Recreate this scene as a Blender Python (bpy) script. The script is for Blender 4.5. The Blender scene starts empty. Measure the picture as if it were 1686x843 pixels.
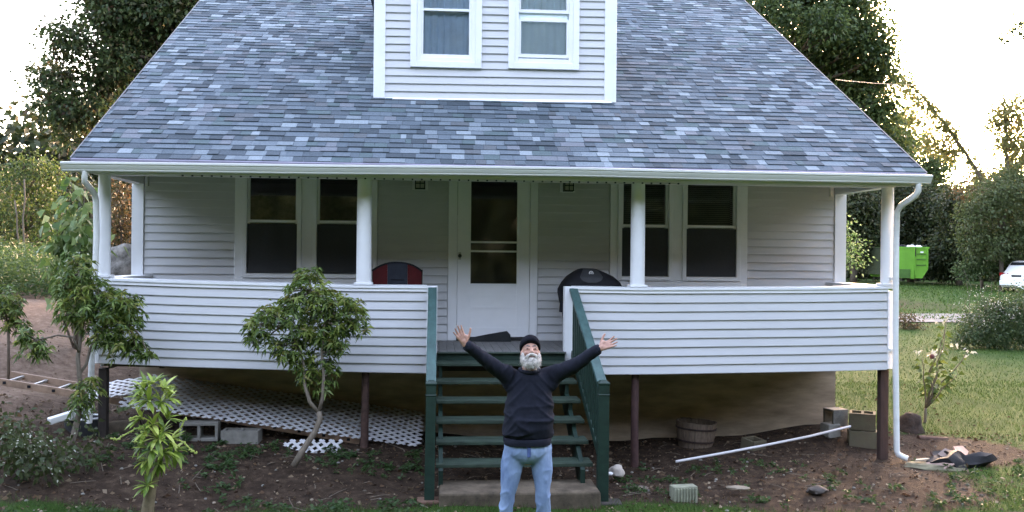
import bpy, bmesh, math, random
import numpy as np
from mathutils import Vector, Matrix, noise

R = math.radians
rng = random.Random(7)
nrg = np.random.default_rng(11)
scn = bpy.context.scene
COL = scn.collection

# ------------------------------------------------------------------ camera
cam_data = bpy.data.cameras.new('camera')
cam_data.sensor_width = 36.0
cam_data.lens = 33.096
cam_data.clip_start = 0.05
cam_data.clip_end = 2000.0
cam = bpy.data.objects.new('camera', cam_data)
COL.objects.link(cam)
yaw, pitch, roll = 0.0835, 0.0005, 0.0096
fwd = Vector((math.sin(yaw)*math.cos(pitch), math.cos(yaw)*math.cos(pitch), math.sin(pitch)))
right0 = Vector((math.cos(yaw), -math.sin(yaw), 0))
up0 = right0.cross(fwd)
right = right0*math.cos(roll) + up0*math.sin(roll)
up = -right0*math.sin(roll) + up0*math.cos(roll)
m = Matrix((right, up, -fwd)).transposed().to_4x4()
m.translation = Vector((-0.8078, -10.2103, 2.2239))
cam.matrix_world = m
scn.camera = cam

# ------------------------------------------------------------------ light
SUN_EL, SUN_AZ = R(9), R(31)            # low behind the house, clockwise from +Y
w = bpy.data.worlds.new('World'); scn.world = w; w.use_nodes = True
nt = w.node_tree
bg = nt.nodes['Background']
sky = nt.nodes.new('ShaderNodeTexSky')
sky.sky_type = 'NISHITA'; sky.sun_disc = False
sky.sun_elevation = SUN_EL; sky.sun_rotation = SUN_AZ
sky.air_density = 1.0; sky.dust_density = 1.5; sky.ozone_density = 1.0
nt.links.new(sky.outputs[0], bg.inputs[0])
bg.inputs[1].default_value = 0.15
sd = bpy.data.lights.new('sun', 'SUN'); sd.energy = 0.6; sd.angle = R(10); sd.color = (1.0, .86, .68)
sun = bpy.data.objects.new('sun', sd); COL.objects.link(sun)
sdir = Vector((math.sin(SUN_AZ)*math.cos(SUN_EL), math.cos(SUN_AZ)*math.cos(SUN_EL), math.sin(SUN_EL)))
sun.rotation_euler = (-sdir).to_track_quat('-Z', 'Y').to_euler()
sun.location = (20, 40, 12)
scn.view_settings.view_transform = 'Standard'
scn.view_settings.look = 'None'
scn.view_settings.exposure = 4.35
scn.view_settings.use_white_balance = True
scn.view_settings.white_balance_temperature = 7900
scn.view_settings.white_balance_tint = 30
scn.view_settings.gamma = 1.0
scn.cycles.max_bounces = 6
scn.cycles.transparent_max_bounces = 8

# ------------------------------------------------------------------ materials
def new_mat(name):
    ma = bpy.data.materials.new(name); ma.use_nodes = True
    return ma, ma.node_tree, ma.node_tree.nodes['Principled BSDF']

def ramp(t, fac, stops):
    r = t.nodes.new('ShaderNodeValToRGB')
    els = r.color_ramp.elements
    if len(stops) == 1: els.remove(els[1])
    while len(els) < len(stops): els.new(0.5)
    for e, (p, c) in zip(els, stops):
        e.position = p; e.color = (*c, 1)
    t.links.new(fac, r.inputs[0])
    return r.outputs[0]

def noise_tex(t, scale, detail=4, rough=.6, stretch=None, vec=None):
    g = t.nodes.new('ShaderNodeNewGeometry')
    src = g.outputs['Position'] if vec is None else vec
    if stretch:
        mp = t.nodes.new('ShaderNodeMapping'); mp.inputs['Scale'].default_value = stretch
        t.links.new(src, mp.inputs[0]); src = mp.outputs[0]
    n = t.nodes.new('ShaderNodeTexNoise')
    n.inputs['Scale'].default_value = scale; n.inputs['Detail'].default_value = detail; n.inputs['Roughness'].default_value = rough
    t.links.new(src, n.inputs['Vector'])
    return n.outputs['Fac']

def mat(name, col, rough=.6, var=.12, scale=6, bump=0, bscale=60, spec=.4, metallic=0, stretch=None, tint=None):
    ma, t, b = new_mat(name)
    lo = tuple(max(0, c*(1-var)) for c in col); hi = tuple(min(1, c*(1+var)) for c in col)
    if tint: hi = tint
    t.links.new(ramp(t, noise_tex(t, scale, 5, .65, stretch), [(.3, lo), (.7, hi)]), b.inputs['Base Color'])
    b.inputs['Roughness'].default_value = rough
    b.inputs['Specular IOR Level'].default_value = spec
    b.inputs['Metallic'].default_value = metallic
    if bump:
        bp = t.nodes.new('ShaderNodeBump'); bp.inputs['Strength'].default_value = bump; bp.inputs['Distance'].default_value = .01
        t.links.new(noise_tex(t, bscale, 3, .6, stretch), bp.inputs['Height'])
        t.links.new(bp.outputs[0], b.inputs['Normal'])
    return ma

def leaf_mat(name, stops, trans=.35, rough=.5):
    """leaf: colour differs leaf by leaf, some light passes through"""
    ma, t, b = new_mat(name)
    g = t.nodes.new('ShaderNodeNewGeometry')
    n = len(stops)
    c = ramp(t, g.outputs['Random Per Island'], [(i/(n-1) if n > 1 else 0, s) for i, s in enumerate(stops)])
    t.links.new(c, b.inputs['Base Color'])
    b.inputs['Roughness'].default_value = rough; b.inputs['Specular IOR Level'].default_value = .3
    tr = t.nodes.new('ShaderNodeBsdfTranslucent')
    hs = t.nodes.new('ShaderNodeHueSaturation'); hs.inputs['Value'].default_value = 1.5; hs.inputs['Hue'].default_value = .48
    t.links.new(c, hs.inputs['Color']); t.links.new(hs.outputs[0], tr.inputs[0])
    mx = t.nodes.new('ShaderNodeMixShader'); mx.inputs[0].default_value = trans
    t.links.new(b.outputs[0], mx.inputs[1]); t.links.new(tr.outputs[0], mx.inputs[2])
    t.links.new(mx.outputs[0], t.nodes['Material Output'].inputs[0])
    return ma

def glass_mat(name, tint=(.9, .93, .95), gloss=.05):
    ma, t, b = new_mat(name)
    tr = t.nodes.new('ShaderNodeBsdfTransparent'); tr.inputs[0].default_value = (*tint, 1)
    gl = t.nodes.new('ShaderNodeBsdfGlossy'); gl.inputs['Roughness'].default_value = gloss
    fr = t.nodes.new('ShaderNodeFresnel'); fr.inputs[0].default_value = 1.55
    mx = t.nodes.new('ShaderNodeMixShader')
    t.links.new(fr.outputs[0], mx.inputs[0]); t.links.new(tr.outputs[0], mx.inputs[1]); t.links.new(gl.outputs[0], mx.inputs[2])
    t.links.new(mx.outputs[0], t.nodes['Material Output'].inputs[0])
    return ma

M = {}
M['siding'] = mat('vinyl_siding', (.53, .535, .54), .45, .05, 1.3, .05, 25, .35, stretch=(1, 1, 6))
M['trim'] = mat('white_trim_paint', (.78, .79, .80), .4, .04, 3, .04, 40, .4)
M['gutter'] = mat('white_gutter_enamel', (.74, .75, .73), .3, .07, 2, 0, 40, .5, stretch=(.6, 1, 8))
M['under'] = mat('porch_ceiling_paint', (.62, .62, .58), .6, .06, 2, .05, 30)
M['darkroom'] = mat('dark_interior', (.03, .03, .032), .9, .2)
M['glass'] = glass_mat('window_glass')
M['screen'] = mat('insect_screen', (.045, .047, .050), .75, .1, 40, 0, 60, .25)
M['blind'] = mat('window_blind_cloth', (.10, .095, .075), .8, .35, 18, 0, 60, .2)
M['slatblind'] = mat('blind_slat_plastic', (.13, .135, .13), .6, .1)
M['curtain'] = mat('sheer_curtain', (.62, .77, .92), .9, .12, 4)
M['curtainlight'] = mat('blue_curtain_sky_brightness', (.80, .93, .98), .9, .04, 4)  # paler curtain: brightness of sky reflected in the pane is put into its colour
M['floor'] = mat('grey_porch_floor_paint', (.15, .145, .14), .6, .2, 5, .08, 60, stretch=(5, .8, 1))
M['green'] = mat('dark_green_deck_paint', (.008, .028, .020), .5, .3, 7, .12, 45, .4, stretch=(1, 1, 3))
M['greenworn'] = mat('worn_green_tread_paint', (.028, .048, .034), .6, .5, 9, .15, 40, .3, stretch=(.6, 3, 1))
M['brownpost'] = mat('peeling_brown_post_paint', (.085, .045, .036), .7, .4, 22, .2, 40)
M['found'] = mat('stained_foundation_concrete', (.43, .335, .245), .85, .35, 3.2, .25, 30, .2, stretch=(.5, 1, 2.2))
M['wood'] = mat('rough_framing_wood', (.10, .075, .05), .8, .3, 9, .2, 40, stretch=(1, 6, 6))
M['concrete'] = mat('weathered_concrete', (.105, .08, .056), .9, .5, 6, .4, 50, .2)
M['block'] = mat('cinder_block', (.20, .19, .165), .9, .25, 14, .4, 90, .2)
M['mossblock'] = mat('mossy_cinder_block', (.17, .135, .095), .9, .3, 9, .4, 80, .2, tint=(.13, .12, .075))
M['lattice'] = mat('white_lattice_plastic', (.56, .55, .55), .5, .2, 5, 0, 40, .3)
M['black'] = mat('black_fabric', (.012, .012, .015), .75, .3, 8, .1, 60, .25)
M['blackmetal'] = mat('black_metal', (.015, .015, .016), .4, .2, 8, 0, 60, .5)
M['darkgrey'] = mat('dark_grey_vinyl', (.035, .037, .04), .6, .2, 8, .05, 60)
M['white'] = mat('white_print', (.75, .75, .75), .6, .03)
M['aluminium'] = mat('dull_aluminium', (.45, .45, .44), .45, .2, 12, 0, 60, .5, metallic=.6)
M['fibreglass'] = mat('faded_orange_fibreglass', (.30, .19, .13), .6, .3, 8, .05, 60)
M['rubber'] = mat('black_rubber', (.012, .014, .015), .65, .2, 30, .1, 90, .3)

# ------------------------------------------------------------------ mesh helpers
class MB:
    """collects shapes, then links them as one mesh object"""
    def __init__(self): self.v = []; self.f = []; self.m = []
    def add(self, vs, fs, mi=0):
        o = len(self.v); self.v += [tuple(p) for p in vs]
        for q in fs: self.f.append(tuple(i+o for i in q)); self.m.append(mi)
        return self
    def box(self, x0, x1, y0, y1, z0, z1, mi=0):
        v = [(x, y, z) for z in (z0, z1) for y in (y0, y1) for x in (x0, x1)]
        return self.add(v, [(0,2,3,1), (4,5,7,6), (0,1,5,4), (2,6,7,3), (0,4,6,2), (1,3,7,5)], mi)
    def obox(self, c, size, rot, mi=0):
        c = Vector(c); hx, hy, hz = (s/2 for s in size)
        v = [c + rot @ Vector((x, y, z)) for z in (-hz, hz) for y in (-hy, hy) for x in (-hx, hx)]
        return self.add(v, [(0,2,3,1), (4,5,7,6), (0,1,5,4), (2,6,7,3), (0,4,6,2), (1,3,7,5)], mi)
    def beam(self, p0, p1, wd, ht, upv=(0, 0, 1), mi=0):
        p0, p1 = Vector(p0), Vector(p1); d = (p1-p0); L = d.length; d.normalize()
        s = d.cross(Vector(upv)); s.normalize(); u = s.cross(d)
        return self.obox((p0+p1)/2, (L, wd, ht), Matrix((d, s, u)).transposed(), mi)
    def tube(self, pts, rad, n=8, mi=0, squash=None):
        pts = [Vector(p) for p in pts]
        if not hasattr(rad, '__len__'): rad = [rad]*len(pts)
        vs = []; ref = None
        for i, p in enumerate(pts):
            d = (pts[min(i+1, len(pts)-1)] - pts[max(i-1, 0)]).normalized()
            if ref is None:
                ref = Vector((0, 0, 1)) if abs(d.z) < .9 else Vector((1, 0, 0))
            s = d.cross(ref).normalized(); ref = s.cross(d).normalized()
            for k in range(n):
                a = 2*math.pi*k/n
                vs.append(p + (s*math.cos(a) + ref*math.sin(a)*(squash or 1))*rad[i])
        fs = []
        for i in range(len(pts)-1):
            for k in range(n):
                fs.append((i*n+k, i*n+(k+1) % n, (i+1)*n+(k+1) % n, (i+1)*n+k))
        fs.append(tuple(range(n-1, -1, -1))); fs.append(tuple((len(pts)-1)*n+k for k in range(n)))
        return self.add(vs, fs, mi)
    def lathe(self, prof, c=(0, 0, 0), n=16, mi=0, sx=1, sy=1):
        vs = [(c[0]+r*math.cos(2*math.pi*k/n)*sx, c[1]+r*math.sin(2*math.pi*k/n)*sy, c[2]+z) for r, z in prof for k in range(n)]
        fs = [(i*n+k, i*n+(k+1) % n, (i+1)*n+(k+1) % n, (i+1)*n+k) for i in range(len(prof)-1) for k in range(n)]
        fs.append(tuple(range(n-1, -1, -1))); fs.append(tuple((len(prof)-1)*n+k for k in range(n)))
        return self.add(vs, fs, mi)
    def loft(self, rings, mi=0, cap=True):
        n = len(rings[0]); vs = [p for r in rings for p in r]
        fs = [(i*n+k, i*n+(k+1) % n, (i+1)*n+(k+1) % n, (i+1)*n+k) for i in range(len(rings)-1) for k in range(n)]
        if cap: fs.append(tuple(range(n-1, -1, -1))); fs.append(tuple((len(rings)-1)*n+k for k in range(n)))
        return self.add(vs, fs, mi)
    def extrude_x(self, prof, xs, sag=None, mi=0, closed=True):
        """(y, z) outline swept along x"""
        rings = [[(x, y, z + (sag(x, z) if sag else 0)) for y, z in prof] for x in xs]
        return self.loft(rings, mi)
    def ell(self, c, r, rot=None, n=12, mi=0):
        vs = []; fs = []; rows = max(4, n//2)
        for i in range(rows+1):
            th = math.pi*i/rows
            for k in range(n):
                a = 2*math.pi*k/n
                p = Vector((r[0]*math.sin(th)*math.cos(a), r[1]*math.sin(th)*math.sin(a), r[2]*math.cos(th)))
                if i in (0, rows): p = Vector((0, 0, r[2]*math.cos(th))) + Vector((math.cos(a), math.sin(a), 0))*1e-4
                vs.append(Vector(c) + (rot @ p if rot else p))
        for i in range(rows):
            for k in range(n): fs.append((i*n+k, (i+1)*n+k, (i+1)*n+(k+1) % n, i*n+(k+1) % n))
        fs.append(tuple(range(n))); fs.append(tuple(rows*n+k for k in range(n-1, -1, -1)))
        return self.add(vs, fs, mi)
    def build(self, name, mats, parent=None, smooth=False, bevel=0, kind=None):
        if not isinstance(mats, (list, tuple)): mats = [mats]
        o = origin(parent)
        me = bpy.data.meshes.new(name)
        me.from_pydata([(p[0]-o[0], p[1]-o[1], p[2]-o[2]) for p in self.v], [], self.f)
        for ma in mats: me.materials.append(ma)
        if any(self.m): me.polygons.foreach_set('material_index', self.m)
        if smooth: me.polygons.foreach_set('use_smooth', [True]*len(me.polygons))
        me.update()
        ob = bpy.data.objects.new(name, me); COL.objects.link(ob)
        if parent: ob.parent = parent
        if bevel:
            b = ob.modifiers.new('bevel', 'BEVEL'); b.width = bevel; b.segments = 2; b.limit_method = 'ANGLE'; b.angle_limit = R(40)
        if kind: ob['kind'] = kind
        return ob

def unit(n):
    v = nrg.normal(size=(n, 3)); return v/np.linalg.norm(v, axis=1, keepdims=True)
def norm(v): return v/np.maximum(1e-9, np.linalg.norm(v, axis=1, keepdims=True))

def origin(o):
    v = Vector((0, 0, 0))
    while o: v += o.location; o = o.parent
    return v

def smooth_angle(ob, ang=35):
    me = ob.data
    me.polygons.foreach_set('use_smooth', [True]*len(me.polygons))
    try: me.set_sharp_from_angle(angle=R(ang))
    except Exception: pass
    return ob

def tag(o, label=None, cat=None, group=None, kind=None):
    if label: o['label'] = label
    if cat: o['category'] = cat
    if group: o['group'] = group
    if kind: o['kind'] = kind
    return o

def thing(name, label, cat, loc=(0, 0, 0), group=None):
    o = bpy.data.objects.new(name, None); COL.objects.link(o)
    o.location = loc; o.empty_display_size = .2
    return tag(o, label, cat, group)

def copy_tree(o, parent=None, kids=None):
    c = o.copy(); COL.objects.link(c)
    if parent: c.parent = parent
    for ch in list(o.children): copy_tree(ch, c)
    return c

def np_mesh(name, verts, nper, mats, parent=None, kind=None, mi=None, smooth=False):
    """many separate faces of nper corners each, as one object"""
    verts = np.asarray(verts, np.float32).reshape(-1, 3)
    verts = verts - np.array(origin(parent), np.float32)
    n = len(verts)//nper
    me = bpy.data.meshes.new(name)
    me.vertices.add(len(verts)); me.vertices.foreach_set('co', verts.ravel())
    me.loops.add(len(verts)); me.loops.foreach_set('vertex_index', np.arange(len(verts), dtype=np.int32))
    me.polygons.add(n)
    me.polygons.foreach_set('loop_start', np.arange(0, len(verts), nper, dtype=np.int32))
    me.polygons.foreach_set('loop_total', np.full(n, nper, np.int32))
    for ma in (mats if isinstance(mats, (list, tuple)) else [mats]): me.materials.append(ma)
    if mi is not None: me.polygons.foreach_set('material_index', np.asarray(mi, np.int32))
    me.update(calc_edges=True); me.validate()
    ob = bpy.data.objects.new(name, me); COL.objects.link(ob)
    if parent: ob.parent = parent
    if kind: ob['kind'] = kind
    return ob

def lerp_tab(tab, x):
    if x <= tab[0][0]: return tab[0][1]
    for (a, va), (b, vb) in zip(tab, tab[1:]):
        if x <= b: return va + (vb-va)*(x-a)/(b-a)
    return tab[-1][1]

def linsteps(a, b, step):
    n = max(1, int(math.ceil(abs(b-a)/step)))
    return [a+(b-a)*i/n for i in range(n+1)]

# ------------------------------------------------------------------ ground
CTRL = np.array([
 (-4.28,.1,.25), (-1.52,.1,.13), (-3,.2,.2), (1.44,.1,-.09), (3,.1,-.06), (4.3,.1,-.04), (4.31,1.4,.13), (2.15,1.4,-.02), (1.38,1.4,-.05),
 (-.82,-1.7,.0), (.76,-1.7,-.02), (0,-2.9,-.17), (0,-5,-.3), (0,-10,-.45), (-3,-2.3,-.05), (-5,-2.3,.1), (-6,1,.55), (-5.2,.3,.42),
 (-7.5,4,.95), (-9,8,1.3), (-12,14,1.5), (-12,-2,.7), (-20,25,1.7), (-4,1.4,.35), (-2,1.4,.12), (6,-2,-.1), (6,2.3,0), (8,6,.05),
 (10,12,.15), (12,20,.3), (20,40,.7), (25,55,.75), (0,15,.6), (0,40,1), (60,60,.7), (-60,60,2.2), (0,300,1), (300,0,0), (-300,0,1.5),
 (0,-300,-1), (40,-40,-.8), (-40,-40,-.5), (12,-3,-.2), (3,-2.6,-.12), (0,-1,-.02), (0,.4,-.04), (0,-2.0,.01), (.6,-2.0,.0), (-.6,-2.0,.01)])
def gz(x, y):
    d2 = (CTRL[:,0]-x)**2 + (CTRL[:,1]-y)**2 + .02
    wgt = d2**-1.6
    z = float((wgt*CTRL[:,2]).sum()/wgt.sum())
    near = max(0, 1-math.hypot(x, y)/40)
    return z + near*(.03*noise.noise((x*.9, y*.9, 0)) + .015*noise.noise((x*3.1, y*3.1, 5)))

def grass_amount(x, y):
    """1 = lawn, 0 = bare earth"""
    n = noise.noise((x*.55, y*.55, 3))*.45 + noise.noise((x*1.9, y*1.9, 9))*.55
    # bare bed along the house front, worn slope left of the house
    bed = max(0, 1 - max(0, abs(y+.35)-1.15)/.7) * (1 if -6.2 < x < 4.3 else max(0, 1-(abs(x+.95)-5.25)/.9))
    slope = 1 if (x < -4.6 and -1.3 < y < 13 and x > -4.6-(y+3)*1.05-2.4) else 0
    under = 1 if (-4.4 < x < 4.35 and -.2 < y < 13) else 0
    patch = max(0, 1-math.hypot((x-5.3)/1.25, (y-.35)/.95)**2)
    track = max(0, 1-((x-19)/4.2)**2-((y-27.5)/8.)**2)*.62 if y > 14 else 0
    bare = max(bed*1.15, slope*.95, under*1.2, patch*1.2, track)
    return max(0, min(1, 1.15 - bare*1.15 + n*.55))

def lin(a, b, s): return list(np.arange(a, b, s))
gx = [-400,-250,-150,-100,-70,-50,-40,-32,-27,-23,-20,-18,-16] + lin(-14, 14, .14) + [14,15,16,17.5,19,21,23,25,28,31,35,40,46,54,64,80,110,160,250,400]
gy = [-400,-250,-150,-90,-60,-40,-25,-16,-11,-8,-6] + lin(-4.5, 6, .14) + lin(6, 14, .4) + [14,15,16,17,18,19.5,21,22.5,24,26,28,30,33,36,40,45,50,56,64,75,90,120,170,250,400]
gv = [(x, y, gz(x, y)) for y in gy for x in gx]
nx = len(gx)
gf = [(j*nx+i, j*nx+i+1, (j+1)*nx+i+1, (j+1)*nx+i) for j in range(len(gy)-1) for i in range(nx-1)]
me = bpy.data.meshes.new('ground'); me.from_pydata(gv, [], gf)
at = me.attributes.new('grass', 'FLOAT', 'POINT')
at.data.foreach_set('value', [grass_amount(p[0], p[1]) for p in gv])
at2 = me.attributes.new('dry', 'FLOAT', 'POINT')           # dry leaf mould on the worn slope
at2.data.foreach_set('value', [max(0, min(1, (-4.9-p[0])/.9)) * max(0, min(1, (p[1]+.6)/1.2)) for p in gv])
me.polygons.foreach_set('use_smooth', [True]*len(me.polygons)); me.update()
ground = bpy.data.objects.new('ground', me); COL.objects.link(ground)
tag(ground, 'lawn and bare brown earth sloping around the house', None, kind='structure')
gm, t, b = new_mat('lawn_and_earth')
a = t.nodes.new('ShaderNodeAttribute'); a.attribute_name = 'grass'
n1 = noise_tex(t, 9, 6, .7); n2 = noise_tex(t, 70, 3, .7); n3 = noise_tex(t, 1.2, 4, .6); n4 = noise_tex(t, 260, 2, .7)
grass = ramp(t, n2, [(.3, (.014, .038, .006)), (.5, (.029, .068, .011)), (.72, (.056, .096, .018))])
grass2 = ramp(t, n3, [(.35, (.55, .75, .6)), (.65, (1.15, 1.1, .95))])
mg = t.nodes.new('ShaderNodeMix'); mg.data_type = 'RGBA'; mg.blend_type = 'MULTIPLY'; mg.inputs[0].default_value = 1
t.links.new(grass, mg.inputs[6]); t.links.new(grass2, mg.inputs[7])
dirt = ramp(t, n1, [(.28, (.018, .011, .008)), (.5, (.052, .033, .022)), (.66, (.090, .060, .041)), (.8, (.145, .108, .08))])
speck = ramp(t, n4, [(.35, (.5, .5, .5)), (.6, (1.1, 1.05, 1)), (.75, (1.7, 1.6, 1.5))])
md = t.nodes.new('ShaderNodeMix'); md.data_type = 'RGBA'; md.blend_type = 'MULTIPLY'; md.inputs[0].default_value = .8
t.links.new(dirt, md.inputs[6]); t.links.new(speck, md.inputs[7])
dryc = ramp(t, n1, [(.25, (.085, .055, .038)), (.5, (.19, .125, .09)), (.7, (.27, .19, .145)), (.85, (.34, .27, .22))])
a2 = t.nodes.new('ShaderNodeAttribute'); a2.attribute_name = 'dry'
mdry = t.nodes.new('ShaderNodeMix'); mdry.data_type = 'RGBA'
t.links.new(a2.outputs['Fac'], mdry.inputs[0]); t.links.new(md.outputs[2], mdry.inputs[6]); t.links.new(dryc, mdry.inputs[7])
ad = t.nodes.new('ShaderNodeMath'); ad.operation = 'ADD'
sb = t.nodes.new('ShaderNodeMath'); sb.operation = 'MULTIPLY_ADD'; sb.inputs[1].default_value = .9; sb.inputs[2].default_value = -.45
t.links.new(n1, sb.inputs[0]); t.links.new(a.outputs['Fac'], ad.inputs[0]); t.links.new(sb.outputs[0], ad.inputs[1])
mask = ramp(t, ad.outputs[0], [(.38, (0, 0, 0)), (.62, (1, 1, 1))])
mm = t.nodes.new('ShaderNodeMix'); mm.data_type = 'RGBA'
t.links.new(mask, mm.inputs[0]); t.links.new(mdry.outputs[2], mm.inputs[6]); t.links.new(mg.outputs[2], mm.inputs[7])
t.links.new(mm.outputs[2], b.inputs['Base Color'])
b.inputs['Roughness'].default_value = .95; b.inputs['Specular IOR Level'].default_value = .15
bp = t.nodes.new('ShaderNodeBump'); bp.inputs['Strength'].default_value = .8; bp.inputs['Distance'].default_value = .04
t.links.new(noise_tex(t, 30, 6, .75), bp.inputs['Height']); t.links.new(bp.outputs[0], b.inputs['Normal'])
me.materials.append(gm)

# gravel drive showing beside the bush
M['gravel'] = mat('pale_drive_gravel', (.16, .155, .15), .95, .15, 6, .5, 60, .15)
drive = MB()
for x0, x1 in zip(lin(9, 34, 1.), lin(10, 35, 1.)):
    f = lambda x: 17.2 + (x-9)*.12
    drive.add([(x0, f(x0), gz(x0, f(x0))+.03), (x1, f(x1), gz(x1, f(x1))+.03), (x1, f(x1)+4.2, gz(x1, f(x1)+4.2)+.03), (x0, f(x0)+4.2, gz(x0, f(x0)+4.2)+.03)], [(0, 1, 2, 3)])
tag(drive.build('gravel_drive', M['gravel']), 'pale gravel drive crossing the lawn', None, kind='structure')

# ------------------------------------------------------------------ house
house = thing('house', 'grey sided house with blue grey shingle roof, dormer and raised front porch', 'house', (0, 0, 0))
YB = 1.3365                                   # face of the wall behind the porch
FL = 1.19                                     # porch floor
CAPS = [(-4.35,.062),(-3.45,.034),(-1.67,0),(-.8,0),(.8,0),(1.5,-.006),(3.44,.014),(4.35,.032)]
BOTS = [(-4.35,.112),(-3.45,.072),(-1.67,.016),(-.88,.002),(1.0,-.013),(1.5,-.013),(3.44,.018),(4.35,.04)]
def sag(x, z):
    """the old porch hangs lower in the middle than at its corners"""
    f = max(0, min(1, (z-.95)/(1.84-.95)))
    return lerp_tab(BOTS, x)*(1-f) + lerp_tab(CAPS, x)*f

def board(parent, x0, x1, yf, z0, h, sagf=None, ma=None, name='siding_board', step=.45):
    mb = MB()
    prof = [(yf-.001, z0+h+.004), (yf-.020, z0+.006), (yf-.018, z0), (yf, z0+.004)]
    mb.extrude_x(prof, linsteps(x0, x1, step) if sagf else [x0, x1], sagf)
    return mb.build(name, ma or M['siding'], parent)

# wall behind the porch -------------------------------------------------
wall = MB()
for x0, x1 in ((-4.36, -3.12), (-2.42, -2.23), (-1.55, -.55), (.41, 1.44), (2.13, 2.31), (3.05, 4.36)): wall.box(x0, x1, YB+.016, YB+.12, 1.1, 3.3)
for x0, x1 in ((-3.12, -2.42), (-2.23, -1.55), (1.44, 2.13), (2.31, 3.05)): wall.box(x0, x1, YB+.016, YB+.12, 1.1, 1.92)
wall = wall.build('wall', M['siding'], house)
segs = [(-4.24, -3.185), (-1.484, -.63), (.477, 1.371), (3.118, 4.245)]
z = 1.19
rows = []
while z < 3.22: rows.append(z); z += .0985
for (x0, x1) in segs:
    for z in rows: board(wall, x0, x1, YB, z, .0985)
# narrow strips under the two window pairs
for (x0, x1) in ((-3.185, -1.484), (1.371, 3.118)):
    for z in rows:
        if z < 1.80: board(wall, x0, x1, YB, z, .0985)
for (x0, x1) in ((-4.38, -4.243), (4.248, 4.395)):
    MB().box(x0, x1, YB-.035, YB+.05, 1.19, 3.24).build('corner_trim', M['trim'], wall, bevel=.004)
# gable ends and back: plain courses, seen only from the side
side = MB()
for sx in (-4.36, 4.36):
    sgn = -1 if sx < 0 else 1
    for k in range(54):
        z0 = .98 + k*.1
        # width of the gable at this height
        ya = YB+.1; yb2 = 12.4
        if z0 > 3.1:
            ya = max(ya, (z0+.12-3.1835)/.5767 - .35); yb2 = min(yb2, 13.15-(z0+.12-3.1835)/.5767)
        if yb2 - ya < .3: continue
        side.add([(sx, ya, z0), (sx, yb2, z0), (sx, yb2, z0+.104), (sx, ya, z0+.104),
                  (sx+sgn*.014, ya, z0), (sx+sgn*.014, yb2, z0)], [(0,1,5,4), (4,5,2,3), (0,4,3), (1,2,5)])
side.box(-4.35, 4.35, 12.35, 12.45, .6, 3.2)
side.build('gable_siding', M['siding'], house, kind='stuff')

# foundation and framing under the porch --------------------------------
fm = MB()
fm.box(-4.3, 4.31, YB+.05, YB+.3, -.6, 1.14)
fm.box(-4.3, -4.05, YB+.3, 12.3, -.6, 1.0); fm.box(4.06, 4.31, YB+.3, 12.3, -.6, 1.0)
fm.build('foundation', M['found'], house)
for y in (.0, .65):
    xs = linsteps(-4.25, 4.25, .5)
    MB().extrude_x([(y+.02, FL-.235), (y+.02, FL-.035), (y+.06, FL-.035), (y+.06, FL-.235)], xs, lambda x, z: lerp_tab(BOTS, x)*.5 + .02).build('porch_beam', M['wood'], house)
for i in range(17):
    x = -4.2 + i*.525
    if -.8 < x < .7: continue
    MB().box(x-.02, x+.02, .065, 1.375, FL-.19, FL-.032).build('floor_joist', M['wood'], house)
x = -4.28
k = 0
while x < 4.28:
    o = MB().box(x+.002, x+.084, .03 if not (-.77 < x < .62) else -.03, YB-.012, FL-.026, FL).build('floor_board', M['floor'], house)
    x += .0865; k += 1

# front knee walls ------------------------------------------------------
def knee_wall(x0, x1, n=9):
    kw = MB()
    kw.extrude_x([(.004, .965), (.004, 1.825), (.10, 1.825), (.10, .965)], linsteps(x0, x1, .4), sag)
    kw = kw.build('porch_wall', M['siding'], house)
    h = (1.832-.955)/n
    for k in range(n): board(kw, x0, x1, .002, .952+k*h, h, sag)
    # rail cap: flat board with a small apron below it
    xs = linsteps(x0-(.06 if x0 < 0 else .0), x1+(.05 if x1 > 0 else .0), .4)
    MB().extrude_x([(-.035, 1.872), (-.035, 1.898), (.15, 1.905), (.15, 1.872)], xs, sag).build('rail_cap', M['trim'], kw)
    MB().extrude_x([(-.022, 1.836), (-.022, 1.872), (.10, 1.872), (.10, 1.836)], linsteps(x0, x1, .4), sag).build('cap_apron', M['trim'], kw)
    return kw
kl = knee_wall(-4.29, -.873)
kr = knee_wall(.723, 4.29)
# end boxes of the two walls at the stair opening, outer corner boards
MB().box(-.873, -.758, -.018, .12, .95, 1.896).build('end_post', M['trim'], kl, bevel=.004)
MB().box(.629, .723, -.018, .12, 1.08, 1.90).build('end_post', M['trim'], kr, bevel=.004)
MB().box(4.292, 4.352, -.02, .1, 1.0, 1.875).build('corner_board', M['trim'], kr, bevel=.004)
MB().box(-4.352, -4.292, -.02, .1, 1.06, 1.905).build('corner_board', M['trim'], kl, bevel=.004)
# side knee walls
for sx, dz in ((-4.3, .06), (4.3, .032)):
    sw = MB(); s = -1 if sx < 0 else 1
    sw.box(min(sx, sx-s*.1), max(sx, sx-s*.1), .1, YB-.04, .97+dz, 1.87+dz)
    sw = sw.build('side_wall', M['siding'], house)
    for k in range(9):
        z0 = .955+dz+k*.0975
        MB().add([(sx, .102, z0+.101), (sx+s*.014, .102, z0), (sx, .102, z0), (sx, YB-.04, z0+.101), (sx+s*.014, YB-.04, z0), (sx, YB-.04, z0)],
                 [(0,1,2), (3,5,4), (0,3,4,1), (1,4,5,2)]).build('siding_board', M['siding'], sw)
    MB().box(min(sx-s*.16, sx+s*.05), max(sx-s*.16, sx+s*.05), .152, YB-.016, 1.874+dz, 1.905+dz).build('rail_cap', M['trim'], sw)

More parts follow.
